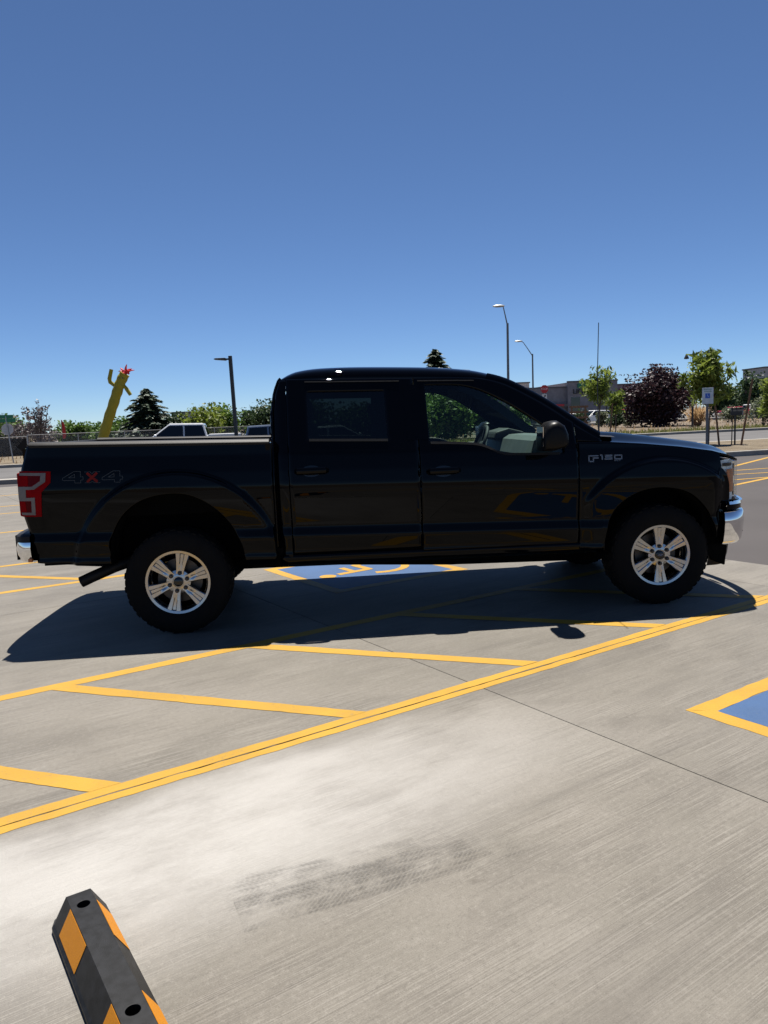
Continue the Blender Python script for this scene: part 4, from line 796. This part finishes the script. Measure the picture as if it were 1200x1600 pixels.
# behind the cab
for i, (x, Y, top, wp, lab) in enumerate(((480, 62, 628, 80, 'green tree seen through the rear side window, left'), (560, 60, 640, 90, 'green tree seen through the rear side window, right'), (640, 58, 612, 80, 'green tree hidden behind the middle of the cab'), (700, 54, 606, 80, 'leafy tree seen through the front side window'), (752, 58, 600, 56, 'leafy tree seen through the windscreen'))):
    T(x, Y, top, wp, lambda b, H, w_: tree('broadleaf_tree', lab, 'tree', b, H, w_, 'leaf_green', 3600, 0.22, 50+i, 0.05, 0.1, group=G1))
T(800, 62, 636, 44, lambda b, H, w_: tree('broadleaf_tree', 'low green tree seen through the lower windscreen', 'tree', b, H, w_, 'leaf_green', 2400, 0.2, 56, 0.05, 0.1, group=G1))
T(683, 70, 545, 62, lambda b, H, w_: conifer('cedar_tree', 'dark conifer top showing above the roof of the black truck', b, H, w_*1.9, 6, tiers=30, droop=0.25))
# right of the truck
T(1030, 72, 578, 122, lambda b, H, w_: tree('plum_tree', 'large dark purple-leaved plum tree on the dirt bank', 'tree', b, H, w_, 'leaf_purple', 26000, 0.19, 8, 0.0, 0.10, 'grey_bark', None, 110, 0.07, 7, 1.2, 0.2))
T(1090, 66, 632, 50, lambda b, H, w_: None)
def tuft(name, label, base, H, wd, n, seed, mat):
    r = random.Random(seed); t = root(name, label, 'plant', base); V, Fc = [], []
    for i in range(n):
        a = r.uniform(0, 2*math.pi); el = r.uniform(0.05, 1.45); L = (H if el > 0.7 else wd*0.55)*r.uniform(0.6, 1.05); d = Vector((math.cos(a)*math.cos(el), math.sin(a)*math.cos(el), math.sin(el))); sd = d.cross(Vector((0, 0, 1))).normalized()*0.022*H
        st = Vector((r.gauss(0, 0.08)*wd, r.gauss(0, 0.08)*wd, H*0.18)); m = st+d*L*0.6; e = st+d*L*0.95+Vector((0, 0, -0.22*L*math.cos(el))); e.z = max(e.z, 0.02); k = len(V)
        V += [tuple(st-sd), tuple(st+sd), tuple(m+sd*0.8), tuple(m-sd*0.8), tuple(e)]; Fc += [(k, k+1, k+2, k+3), (k+3, k+2, k+4)]
    mk('blades', (V, Fc), mat, t); mk('crown_base', ball((0, 0, H*0.12), wd*0.14, 10, 6, (1, 1, 0.9)), 'weathered_wood', t, True); return t
H_, w_ = sized(1090, 66, 630, 48); tuft('yucca_plant', 'straw-coloured dried yucca clump in front of the plum tree', spot(1090, 66), H_, w_, 420, 4, 'leaf_dry')
for i, (x, Y, top, wp, m, lab) in enumerate(((905, 84, 640, 24, 'leaf_dark', 'dark shrub beside the wooden rail stack'), (940, 80, 641, 22, 'leaf_grey', 'grey-green shrub behind the young staked tree near the antenna'), (962, 74, 644, 24, 'leaf_dark', 'dark shrub right of the young staked tree near the antenna'), (985, 76, 642, 26, 'leaf_grey', 'grey shrub at the left foot of the plum tree'), (1145, 78, 638, 34, 'leaf_grey', 'grey shrub behind the black mailbox post'), (1192, 58, 618, 44, 'leaf_grey', 'large grey-green shrub at the right edge'))):
    T(x, Y, top, wp, lambda b, H, w_: tree('shrub', lab, 'shrub', b, H, w_, m, 1500, 0.14, 70+i, 0.02, 0.03, nclump=20, multi=4, shell=0.3))
for i, (x, Y, top, wp, m, lab) in enumerate(((1125, 118, 590, 46, 'leaf_dark', 'dark green tree behind the young tree by the accessible sign'), (1150, 125, 606, 40, 'leaf_dark', 'dark green tree right of the mailbox post'), (1180, 120, 590, 56, 'leaf_dark', 'broad dark green tree at the right edge behind the tall stake'), (1215, 118, 582, 50, 'leaf_dark', 'dark green tree cut by the right edge'))):
    T(x, Y, top, wp, lambda b, H, w_: tree('broadleaf_tree', lab, 'tree', b, H, w_, m, 3200, 0.34, 80+i, 0.03, 0.15, group='trees behind the far lot'))
T(1165, 110, 571, 14, lambda b, H, w_: tree('cypress_tree', 'slender dark cypress rising above the trees at right', 'tree', b, H, w_, 'leaf_dark', 1800, 0.26, 86, 0.05, 0.1, nclump=24, shell=0.2))
# young staked street trees
def stake(label, b0, t0):
    d = t0-b0; o = mk('tree_stake', tube([(0, 0, -0.1), tuple(d)], [0.035, 0.032], 8), 'weathered_wood', None, True); o.location = b0; return tag(o, label, 'stake', 'tree stakes')
def young(px, Y, pyb, top, wpx, label, seed, z0, n=1500, th=0.40):
    b = spot(px, Y, z0); H = at(px, top, Y).z-z0; wd = wpx/F_PX*Y
    return tree('young_tree', label, 'tree', b, H, wd, 'leaf_bright', n, 0.085, seed, th, 0.028, 'bark', 'young staked trees', 26, 0.075, 1, 1.0, 0.15, elong=3.2, down=0.7)
young(935, 34, 672, 570, 72, 'young light green tree beside the truck antenna', 90, 0.0, 1500, 0.42); young(962, 36, 672, 600, 44, 'small young tree with a leaning stake left of the plum tree', 91, 0.0, 700, 0.45)
young(1107, 27, 690, 545, 84, 'young bright green tree behind the accessible parking sign', 92, 0.15, 2300, 0.42); young(1206, 33, 690, 590, 56, 'young bright green tree cut by the right edge', 93, 0.0, 900, 0.3)
stake('short wooden stake beneath the young tree near the antenna', spot(951, 35), at(957, 630, 35)); stake('wooden stake at the rear edge of the hood near the antenna', spot(913, 35), at(915, 634, 35))
stake('leaning wooden stake just right of the accessible parking sign', spot(1125, 26.5, 0.15), at(1114, 600, 26.8)); stake('tall leaning wooden stake right of the mailbox post', Vector((gnd(1157, 698, 0.15).x, gnd(1157, 698, 0.15).y, 0.15)), at(1176, 592, 25.6))
b = gnd(1143, 697, 0.15); tag(mk('sapling_stem', tube([(0, 0, -0.1), (0.01, 0, 0.6), (0.03, 0, 1.15)], [0.02, 0.016, 0.012], 6), 'bark', None, True), 'thin dark sapling stem left of the mailbox post', 'sapling').location = b
b = gnd(1148, 697, 0.15); mb = root('mailbox', 'black box on a slim black post on the planting island', 'mailbox', b); mk('post', tube([(0, 0, -0.1), (0, 0, 1.05)], 0.03, 8), 'pole_black', mb, True)
mk('box', tf(prism([(-0.09, 0), (0.09, 0), (0.09, 0.14), (0.06, 0.21), (0, 0.235), (-0.06, 0.21), (-0.09, 0.14)], -0.19, 0.19), Matrix.Translation((0.06, 0, 1.05)) @ Matrix.Rotation(0.9, 4, 'Z')), 'pole_black', mb, bevel=0.01); mk('lid', tf(box(-0.05, 0.05, -0.20, 0.20, 0.215, 0.24), Matrix.Translation((0.06, 0, 1.07)) @ Matrix.Rotation(0.9, 4, 'Z')), 'pole_black', mb, bevel=0.01)
# roadside grass, dry weeds
def turf(name, label, n, area, seed, h, mat):
    r = random.Random(seed); V, Fc = [], []
    for i in range(n):
        p = area(r); a = r.uniform(0, 6.28); hh = h*r.uniform(0.4, 1.3); sd = Vector((math.cos(a), math.sin(a), 0))*hh*0.22; k = len(V)
        V += [tuple(p-sd), tuple(p+sd), (p.x+r.gauss(0, hh*0.3), p.y+r.gauss(0, hh*0.3), hh)]; Fc.append((k, k+1, k+2))
    o = mk(name, (V, Fc), mat); o['kind'] = 'stuff'; o['label'] = label
def ga(r):
    while True:
        s_, n_ = r.uniform(2, 60), 42.5+abs(r.gauss(0, 4.2))
        if n_ < 56: return rd(s_, n_, -0.05)
turf('roadside_grass', 'patchy green grass along the far side of the street', 9000, ga, 21, 0.16, 'grass')
turf('dry_weeds', 'dry weeds scattered over the dirt bank', 5000, lambda r: rd(r.uniform(-90, 70), r.uniform(44, 81), -0.05), 22, 0.20, 'leaf_dry')

# ================================================================== STREET FURNITURE
# black lot lamp at left
b = spot(368, 34); top = at(360, 556, 34); lp = root('lamp_post', 'black square parking lot lamp post with arm to the left', 'lamp post', b)
Hh = top.z; mk('pole', box(-0.075, 0.075, -0.075, 0.075, 0, Hh), 'pole_black', lp, bevel=0.008); mk('base', box(-0.2, 0.2, -0.2, 0.2, -0.05, 0.5), 'kerb_concrete', lp, bevel=0.02)
lp.rotation_euler = (0, math.radians(-0.9), 0)
mk('arm', box(-0.2, -0.07, -0.03, 0.03, Hh-0.17, Hh-0.10), 'pole_black', lp); mk('lamp_head', prism([(-0.70, Hh-0.13), (-0.20, Hh-0.19), (-0.20, Hh-0.08), (-0.62, Hh-0.075), (-0.70, Hh-0.10)], -0.17, 0.17), 'pole_black', lp, bevel=0.015)
def cobra(px, Y, py_top, hx, hy, label):
    b = spot(px+1.5, Y); t = at(px, py_top, Y); h = at(hx, hy, Y); g = root('street_lamp', label, 'street lamp', b, 0, 'street lamps'); d = h-b; tz = t-b
    mk('pole', tube([(0, 0, -0.05), tuple(tz)], [0.10, 0.075], 8), 'pole_grey', g, True); mid = tz.lerp(d, 0.8)+Vector((0, 0, 0.12))
    mk('arm', tube([tuple(tz-Vector((0, 0, 0.2))), tuple(tz.lerp(d, 0.45)), tuple(mid), tuple(d)], [0.05, 0.04, 0.035, 0.03], 6), 'pole_grey', g, True)
    mk('lamp_head', mv(ball((0, 0, 0), 0.42, 12, 6, (1.0, 0.4, 0.22)), d.x-0.25, d.y, d.z), 'galvanised', g, True)
cobra(793, 52, 505, 785, 478, 'tall street lamp nearer the roof of the truck'); cobra(832, 78, 553, 814, 533, 'shorter street lamp further right, by the stop sign')
def shepherd(px, Y, top, label, s_=1):
    b = spot(px, Y); h = at(px, top, Y).z; g = root('lantern_post', label, 'lamp post', b, 0, 'lantern posts'); mk('pole', tube([(0, 0, -0.05), (0, 0, h)], [0.09, 0.06], 8), 'pole_black', g, True)
    mk('arm', tube([(0, 0, h-0.08), (-0.55*s_, 0, h-0.08)], 0.035, 6), 'pole_black', g, True); mk('lantern', mv(tf(lathe([(0.03, 0), (0.08, 0.10), (0.18, 0.32), (0.20, 0.40), (0.02, 0.43)], 12), Matrix.Rotation(-math.pi/2, 4, 'X')), -0.52*s_, 0, h-0.02), 'pole_black', g, True)
shepherd(1082, 62, 552, 'dark lantern post rising behind the young tree by the accessible sign'); shepherd(948, 84, 578, 'dark lantern post in front of the store, right of the antenna')
def octa(r): return [(r*math.cos(math.pi/8+k*math.pi/4), r*math.sin(math.pi/8+k*math.pi/4)) for k in range(8)]
# stop sign at right, facing us
b = spot(851, 80); c = at(850, 608, 80).z; g = root('stop_sign', 'red octagonal stop sign with a small white plate below', 'stop sign', b, 0.1); mk('post', tube([(0, 0, -0.05), (0, 0, c+0.4)], 0.035, 8), 'galvanised', g, True)
mk('sign_face', mv(prism(octa(0.44), -0.06, -0.04), 0, 0, c), 'sign_red', g); o = mk('lettering', text_shape('STOP', 0.30), 'sign_white', g); o.location = (0, -0.065, c)
mk('plate', mv(box(-0.26, 0.26, -0.06, -0.045, -1.05, -0.52), 0, 0, c), 'sign_white', g); mk('plate_arrow', mv(prism([(-0.12, -0.95), (-0.02, -0.95), (0.06, -0.75), (0.14, -0.8), (0.12, -0.58), (-0.06, -0.66), (0.0, -0.72)], -0.066, -0.061), 0, 0, c), 'letter_black', g)
# left: back of a stop sign with street name plates
b = spot(14, 44); c = at(7, 671, 44).z; g = root('stop_sign', 'back of a stop sign under two green street name plates at far left', 'stop sign', b, 0.1); mk('post', tube([(0, 0, -0.05), (-0.20, 0, c+0.75)], 0.035, 8), 'galvanised', g, True)
mk('sign_face', mv(prism(octa(0.35), 0.055, 0.06), -0.17, 0, c), 'sign_red', g); mk('sign_back', mv(prism(octa(0.35), 0.045, 0.053), -0.17, 0, c), 'sign_back', g)
mk('street_name_plate', box(-0.55, 0.35, -0.01, 0.0, c+0.40, c+0.60), 'sign_green', g); mk('street_name_plate', tf(box(-0.45, 0.45, 0, 0.01, c+0.62, c+0.82), Matrix.Translation((-0.18, 0, 0)) @ Matrix.Rotation(0.9, 4, 'Z')), 'sign_green', g)
# accessible parking sign
b = spot(1105, 22.5, 0.0); c = at(1104, 618.5, 22.5).z; g = root('parking_sign', 'white accessible parking sign with a blue square on a grey post', 'sign', b); mk('post', box(-0.035, 0.035, -0.02, 0.02, -0.05, c+0.22), 'pole_grey', g, bevel=0.006)
mk('sign_plate', box(-0.165, 0.165, -0.028, -0.022, c-0.235, c+0.235), 'sign_white', g, bevel=0.002); mk('symbol_panel', box(-0.075, 0.065, -0.031, -0.0285, c-0.07, c+0.07), 'sign_blue', g)
sy = join(tube([(-0.012, -0.033, c+0.03), (-0.01, -0.033, c-0.01), (0.022, -0.033, c-0.01), (0.034, -0.033, c-0.045)], 0.006, 5), ball((-0.012, -0.033, c+0.048), 0.011, 8, 5)); mk('symbol', sy, 'sign_white', g)
for z, s_ in ((0.185, 0.052), (0.125, 0.052)): o = mk('lettering', text_shape('RESERVED' if z > 0.15 else 'PARKING', s_, 0.001), 'sign_green', g); o.location = (0, -0.0295, c+z)
# red feather flag
b = spot(95, 62); h = at(95, 656, 62).z; g = root('feather_flag', 'tall red feather flag in front of the green trees at left', 'flag', b); mk('pole', tube([(0, 0, -0.05), (0, 0, h)], 0.02, 6), 'pole_grey', g); mk('banner', prism([(0.0, 1.1), (0.0, h), (0.06, h-0.05), (0.24, h-0.4), (0.30, 1.4), (0.2, 1.1)], -0.004, 0.004), 'sign_red', g)
# wooden rail stack (right, beyond the hood)
b = spot(904, 58); h = at(904, 634, 58).z; g = root('wood_rack', 'brown wooden rail rack between the windscreen and the young tree', 'rack', b, 0.15)
for x in (-0.55, 0.55): mk('upright', box(x-0.05, x+0.05, -0.05, 0.05, -0.05, h), 'weathered_wood', g)
for k in range(5): mk('rail', box(-0.75, 0.75, -0.07, -0.052, 0.25+k*(h-0.4)/4, 0.40+k*(h-0.4)/4), 'weathered_wood', g)
# chain-link fences on the left
def fence(label, p0, p1, h, panel=False):
    d = p1-p0; L = d.length; g = root('chain_link_fence', label, 'fence', p0, math.atan2(d.y, d.x)); n = max(1, int(L/3.0))
    for k in range(n+1): mk('post', tube([(L*k/n, 0, -0.1), (L*k/n, 0, h+0.04)], 0.035, 6), 'galvanised', g, True)
    mk('top_rail', tube([(0, 0, h), (L, 0, h)], 0.024, 6), 'galvanised', g, True)
    V, Fc = [], []; w_ = 0.004; st = 0.09
    for sg in (1, -1):
        x = -h
        while x < L+h:
            a, c = (x, 0.03), (x+h, h)
            if sg < 0: a, c = (x+h, 0.03), (x, h)
            if min(a[0], c[0]) >= 0 and max(a[0], c[0]) <= L:
                k = len(V); V += [(a[0]-w_, 0, a[1]), (a[0]+w_, 0, a[1]), (c[0]+w_, 0, c[1]), (c[0]-w_, 0, c[1])]; Fc.append((k, k+1, k+2, k+3))
            x += st
    o = mk('wire_mesh', (V, Fc), 'galvanised', g); o['kind'] = 'stuff'
    if panel: mk('screen_fabric', box(0.05, L-0.05, 0.01, 0.014, 0.1, h-0.12), 'black_plastic', g)
p0 = spot(-60, 50); p1 = spot(39, 53); fence('short fence section with black screen fabric at far left', p0, p1, at(20, 683, 52).z, True)
p0 = spot(40, 55); p1 = spot(260, 62); fence('long chain-link fence behind the yellow tube man', p0, p1, 1.5)
p0 = spot(261, 62); p1 = spot(470, 66); fence('chain-link fence behind the parked cars', p0, p1, 1.5)

# ================================================================== YELLOW TUBE MAN
b = spot(160, 48); tb = root('tube_man', 'yellow inflatable tube man with red hair leaning right', 'inflatable', b)
def tp(px, py, dy=0.0): p = at(px, py, 48)-b; return Vector((p.x, dy, p.z))
spine = cr([tuple(Vector((-0.12, 0, 0.4))), tuple(tp(160, 690)), tuple(tp(168, 660)), tuple(tp(177, 632)), tuple(tp(184, 610)), tuple(tp(189, 596)), tuple(tp(195, 584))], 5)
mk('body', tube([tuple(p) for p in spine], [0.31+0.018*math.sin(i*1.7) for i in range(len(spine))], 18), 'tube_cloth', tb, True, ang=60)
mk('arm', tube([tuple(tp(180, 603)), tuple(tp(172, 597)), tuple(tp(171, 592)), tuple(tp(174, 577))], [0.11, 0.12, 0.12, 0.11], 10), 'tube_cloth', tb, True, ang=60)
mk('arm', tube([tuple(tp(186, 606)), tuple(tp(194, 603)), tuple(tp(198, 608)), tuple(tp(204, 617))], [0.11, 0.12, 0.12, 0.11], 10), 'tube_cloth', tb, True, ang=60)
r = random.Random(2); hs = ([], [])
for k in range(16):
    c = tp(195, 583); e = c+Vector((0.18+r.gauss(0, 0.20), r.gauss(0, 0.2), 0.10+abs(r.gauss(0, 0.12)))); hs = join(hs, tube([tuple(c+Vector((r.gauss(0, 0.1), r.gauss(0, 0.1), -0.05))), tuple(c.lerp(e, 0.6)+Vector((0, 0, 0.06))), tuple(e)], [0.07, 0.06, 0.02], 5))
hr = mk('hair', hs, 'tube_red', tb); hr['kind'] = 'stuff'
for dx in (-0.09, 0.11): mk('eye', ball(tuple(tp(191, 592)+Vector((dx, -0.29, 0.02))), 0.05, 10, 6, (1, 0.4, 1.2)), 'dark_paint', tb, True)
mk('blower', join(tf(tube([(-0.12, 0, 0.0), (-0.12, 0, 0.45)], 0.38, 16), Matrix.Identity(4)), box(-0.5, 0.26, -0.4, 0.4, -0.05, 0.08)), 'dark_paint', tb)

# ================================================================== OTHER VEHICLES
def vehicle(name, label, cat, pos, rz, paint, kind='pickup', group='other vehicles', detail=True):
    g = root(name, label, cat, pos, rz, group); w_ = 0.92
    if kind == 'pickup':
        L, prof = 5.4, [(-2.7, 0.55), (-2.7, 1.24), (-1.22, 1.25), (-1.20, 1.15), (1.25, 1.13), (1.40, 1.17), (2.30, 1.11), (2.58, 1.00), (2.68, 0.85), (2.7, 0.5), (2.4, 0.36), (-2.5, 0.42)]
        gh = [(-1.20, 1.10), (-1.02, 1.76), (0.50, 1.80), (1.46, 1.14)]; split = [-0.12]; ax = (-1.65, 1.65); rw = 0.39
    elif kind == 'sedan':
        L, prof = 4.7, [(-2.35, 0.5), (-2.32, 0.95), (-1.75, 1.0), (-0.5, 0.95), (1.0, 0.92), (1.9, 0.80), (2.28, 0.68), (2.35, 0.42), (2.1, 0.24), (-2.15, 0.28)]
        gh = [(-1.85, 0.98), (-1.0, 1.40), (0.2, 1.43), (1.15, 0.92)]; split = [-0.35]; ax = (-1.35, 1.42); rw = 0.33
    else:
        L, prof = 4.6, [(-2.3, 0.5), (-2.3, 1.0), (-0.5, 1.02), (1.1, 1.0), (2.1, 0.9), (2.3, 0.7), (2.3, 0.4), (2.0, 0.3), (-2.1, 0.32)]
        gh = [(-2.22, 1.0), (-1.95, 1.66), (0.2, 1.70), (1.2, 1.0)]; split = [-1.2, -0.2]; ax = (-1.35, 1.4); rw = 0.35
    def Y(z): return w_-0.05*max(0, (z-0.8)) if z < 1.1 else w_-0.02
    body = prism(prof, -w_, w_); bo = mk('body', body, paint, g, bevel=0.06)
    z0 = gh[0][1]; b0, b1 = w_-0.05, w_-0.24
    V = [(gh[0][0], -b0, gh[0][1]-0.03), (gh[3][0], -b0, gh[3][1]-0.03), (gh[3][0], b0, gh[3][1]-0.03), (gh[0][0], b0, gh[0][1]-0.03), (gh[1][0], -b1, gh[1][1]), (gh[2][0], -b1, gh[2][1]), (gh[2][0], b1, gh[2][1]), (gh[1][0], b1, gh[1][1])]
    mk('cab', (V, [(0, 3, 2, 1), (4, 5, 6, 7), (0, 1, 5, 4), (1, 2, 6, 5), (2, 3, 7, 6), (3, 0, 4, 7)]), paint, g, bevel=0.07)
    def quad(nm, a, b_, c, d, n, m='dark_glass'):
        a, b_, c, d, n = map(Vector, (a, b_, c, d, n)); mk(nm, ([tuple(p+n*0.006) for p in (a, b_, c, d)], [(0, 1, 2, 3)]), m, g, solid=0.004)
    lerp = lambda a, b_, t: a+(b_-a)*t
    for s_ in (-1, 1):
        def P(x, t):          # on the side face: t 0 belt .. 1 roof
            return (x, s_*(lerp(b0, b1, t)+0.004), lerp(lerp(gh[0][1], gh[3][1], (x-gh[0][0])/(gh[3][0]-gh[0][0])), lerp(gh[1][1], gh[2][1], (x-gh[1][0])/(gh[2][0]-gh[1][0])), t))
        def xl(t): return lerp(gh[0][0], gh[1][0], t)
        def xr(t): return lerp(gh[3][0], gh[2][0], t)
        lo, hi = 0.10, 0.84; cuts = [None]+split+[None]
        for k in range(len(cuts)-1):
            xa0 = xl(lo)+0.10 if cuts[k] is None else cuts[k]+0.04; xa1 = xl(hi)+0.10 if cuts[k] is None else cuts[k]+0.04
            xb0 = xr(lo)-0.14 if cuts[k+1] is None else cuts[k+1]-0.04; xb1 = xr(hi)-0.10 if cuts[k+1] is None else cuts[k+1]-0.04
            quad('side_window', P(xa0, lo), P(xb0, lo), P(xb1, hi), P(xa1, hi), (0, s_, 0.35))
        m_ = mk('door_mirror', ball((gh[3][0]-0.32, s_*(w_+0.10), gh[3][1]+0.10), 0.12, 10, 6, (0.6, 0.9, 0.8)), paint, g, True)
        mk('head_light', ball((L/2-0.16, s_*0.68, 0.80 if kind == 'pickup' else 0.68), 0.14, 10, 6, (0.9, 1.2, 0.7)), 'clear_lens', g, True)
        mk('tail_light', box(-L/2-0.02, -L/2+0.10, min(s_*0.70, s_*(w_+0.012)), max(s_*0.70, s_*(w_+0.012)), 0.72, 1.0), 'red_lens', g, bevel=0.02)
        for x in ax:
            wv = mk('wheel', mv(lathe([(0.01, -0.09), (rw*0.62, -0.10), (rw*0.66, -0.11), (rw*0.9, -0.12), (rw, -0.09), (rw, 0.09), (rw*0.9, 0.12), (0.01, 0.10)], 24), 0, 0, 0), 'rubber', g, True); wv.location = (x, s_*(w_-0.09), rw)
            mk('hub', lathe([(0.01, 0.125*s_), (rw*0.55, 0.118*s_), (rw*0.62, 0.105*s_)], 16), 'alloy', wv, True)
    n_ = Vector((gh[2][1]-gh[3][1], 0, gh[3][0]-gh[2][0])).normalized()
    q4 = [Vector((lerp(gh[3][0], gh[2][0], t), s_*(lerp(b0, b1, t)-0.09), lerp(gh[3][1], gh[2][1], t))) for t, s_ in ((0.06, -1), (0.06, 1), (0.90, 1), (0.90, -1))]; quad('windscreen', *q4, n_)
    n_ = Vector((-(gh[1][1]-gh[0][1]), 0, gh[1][0]-gh[0][0])).normalized()
    q4 = [Vector((lerp(gh[0][0], gh[1][0], t), s_*(lerp(b0, b1, t)-0.09), lerp(gh[0][1], gh[1][1], t))) for t, s_ in ((0.12, 1), (0.12, -1), (0.88, -1), (0.88, 1))]; quad('rear_window', *q4, n_)
    mk('front_bumper', box(L/2-0.12, L/2+0.05, -0.85, 0.85, 0.42, 0.60), paint if kind != 'pickup' else 'black_plastic', g, bevel=0.04); mk('rear_bumper', box(-L/2-0.07, -L/2+0.1, -0.85, 0.85, 0.45, 0.62), paint if kind != 'pickup' else 'chrome', g, bevel=0.04)
    return g
vehicle('parked_pickup', 'silver pickup facing left, seen over the truck bed below the cedar', 'pickup truck', spot(284, 36, -0.03), math.radians(180+9), 'silver_paint')
vehicle('parked_pickup', 'blue-grey pickup partly hidden by the back of the black cab', 'pickup truck', spot(420, 33, -0.02), math.radians(12), 'grey_paint').scale = (0.92, 0.92, 0.87)
vehicle('parked_car', 'pale car seen through the tinted rear side window', 'car', spot(520, 30, -0.02), math.radians(14), 'silver_paint', 'sedan')
vehicle('parked_car', 'white car in the far lot near the windscreen base', 'car', spot(884, 96, 0.02), math.radians(200), 'white_paint', 'sedan'); vehicle('parked_car', 'white car in the far lot behind the young tree near the antenna', 'car', spot(927, 98, 0.02), math.radians(200), 'white_paint', 'suv')
vehicle('parked_car', 'red sport utility car in the far lot left of the plum tree', 'car', spot(972, 100, 0.02), math.radians(15), 'red_paint', 'suv'); vehicle('parked_car', 'red car in the far lot behind the mailbox post', 'car', spot(1152, 100, 0.02), math.radians(15), 'red_paint', 'sedan'); vehicle('parked_car', 'white car in the far lot behind the tall leaning stake', 'car', spot(1186, 102, 0.02), math.radians(15), 'white_paint', 'suv')

# ================================================================== BUILDINGS
def store():
    Yd = 125; x0, x1 = spot(822, Yd).x, spot(1075, Yd).x; zt = at(850, 607, Yd).z; zs = at(925, 596, Yd).z; xs0, xs1 = spot(887, Yd).x, spot(967, Yd).x; dz = 0.0
    g = root('store_building', 'long grey-beige store with green sign panel and dark entrance beyond the hood', 'building', Vector((x0, Yd, 0)), 0.10); L = x1-x0; a, b_ = xs0-x0, xs1-x0; D = 25
    mk('wall', box(0, a, 0, D, -0.2, zt), 'stucco', g); mk('wall', box(b_, L, 0, D, -0.2, at(1000, 600, Yd).z), 'stucco', g); mk('entrance_wall', box(a, b_, -0.8, D, 0, zs), 'stucco', g)
    for p, q_, z, y in ((0, a, zt, 0), (b_, L, at(1000, 600, Yd).z, 0), (a, b_, zs, -0.8)): mk('parapet_cap', box(p-0.05, q_+0.05, y-0.12, y+0.4, z, z+0.22), 'stucco_dark', g)
    mk('sign_panel', box(a+1.6, a+5.6, -0.95, -0.82, zs-1.0, zs-0.25), 'sign_green', g); o = mk('lettering', text_shape('LIQUOR', 1.15, 0.15), 'letter_black', g); o.location = (a+2.9, -0.95, zs-1.55)
    mk('canopy', box(0.3, a-0.3, -1.8, 0, 2.6, 3.0), 'stucco_dark', g)
    for k in range(8): 
        xx = 0.5+k*(a-1.0)/8; f = mk('window', box(xx, xx+(a-1)/8-0.25, -0.03, -0.005, 0.5, 2.5), 'dark_glass', g); mk('sill', box(xx-0.03, xx+(a-1)/8-0.2, -0.09, -0.005, 0.4, 0.49), 'stucco_light', f)
    mk('red_awning', box(b_+0.5, L-1, -1.6, -0.05, 2.7, 3.3), 'sign_red', g); mk('red_fascia', box(2.0, a-1.0, -1.86, -1.81, 2.65, 2.95), 'sign_red', g)
    mk('entrance', box(a+0.5, a+2.0, -0.83, -0.81, 0.05, 4.0), 'dark_glass', g)
    for k in range(6):
        xx = b_+0.6+k*(L-b_-1)/6; f = mk('window', box(xx, xx+(L-b_-1)/6-0.4, -0.03, -0.005, 0.4, 2.6), 'dark_glass', g); mk('sill', box(xx-0.03, xx+(L-b_-1)/6-0.35, -0.09, -0.005, 0.3, 0.39), 'stucco_light', f)
store()
def small_building(name, label, px0, px1, top, Yd, mat, nwin):
    x0, x1 = spot(px0, Yd).x, spot(px1, Yd).x; h = at((px0+px1)/2, top, Yd).z; g = root(name, label, 'building', Vector((x0, Yd, 0)), 0.05); L = x1-x0
    mk('wall', box(0, L, 0, 8, -0.2, h), mat, g); mk('roof_cap', box(-0.15, L+0.15, -0.2, 8.2, h, h+0.25), 'stucco_dark', g)
    for k in range(nwin):
        xx = L*(k+0.25)/nwin; f = mk('window', box(xx, xx+L/nwin*0.5, -0.02, -0.004, h*0.55, h*0.8), 'dark_glass', g); mk('frame', box(xx-0.06, xx+L/nwin*0.5+0.06, -0.05, -0.004, h*0.53, h*0.55), 'stucco_light', f)
small_building('far_building', 'small beige building top beside the short street lamp', 808, 828, 599, 150, 'stucco_light', 2); small_building('far_building', 'pale building top above the trees at the right edge', 1193, 1230, 574, 150, 'stucco_light', 3); small_building('far_building', 'low tan house roof right of the cedar', 268, 300, 646, 110, 'stucco_light', 3)
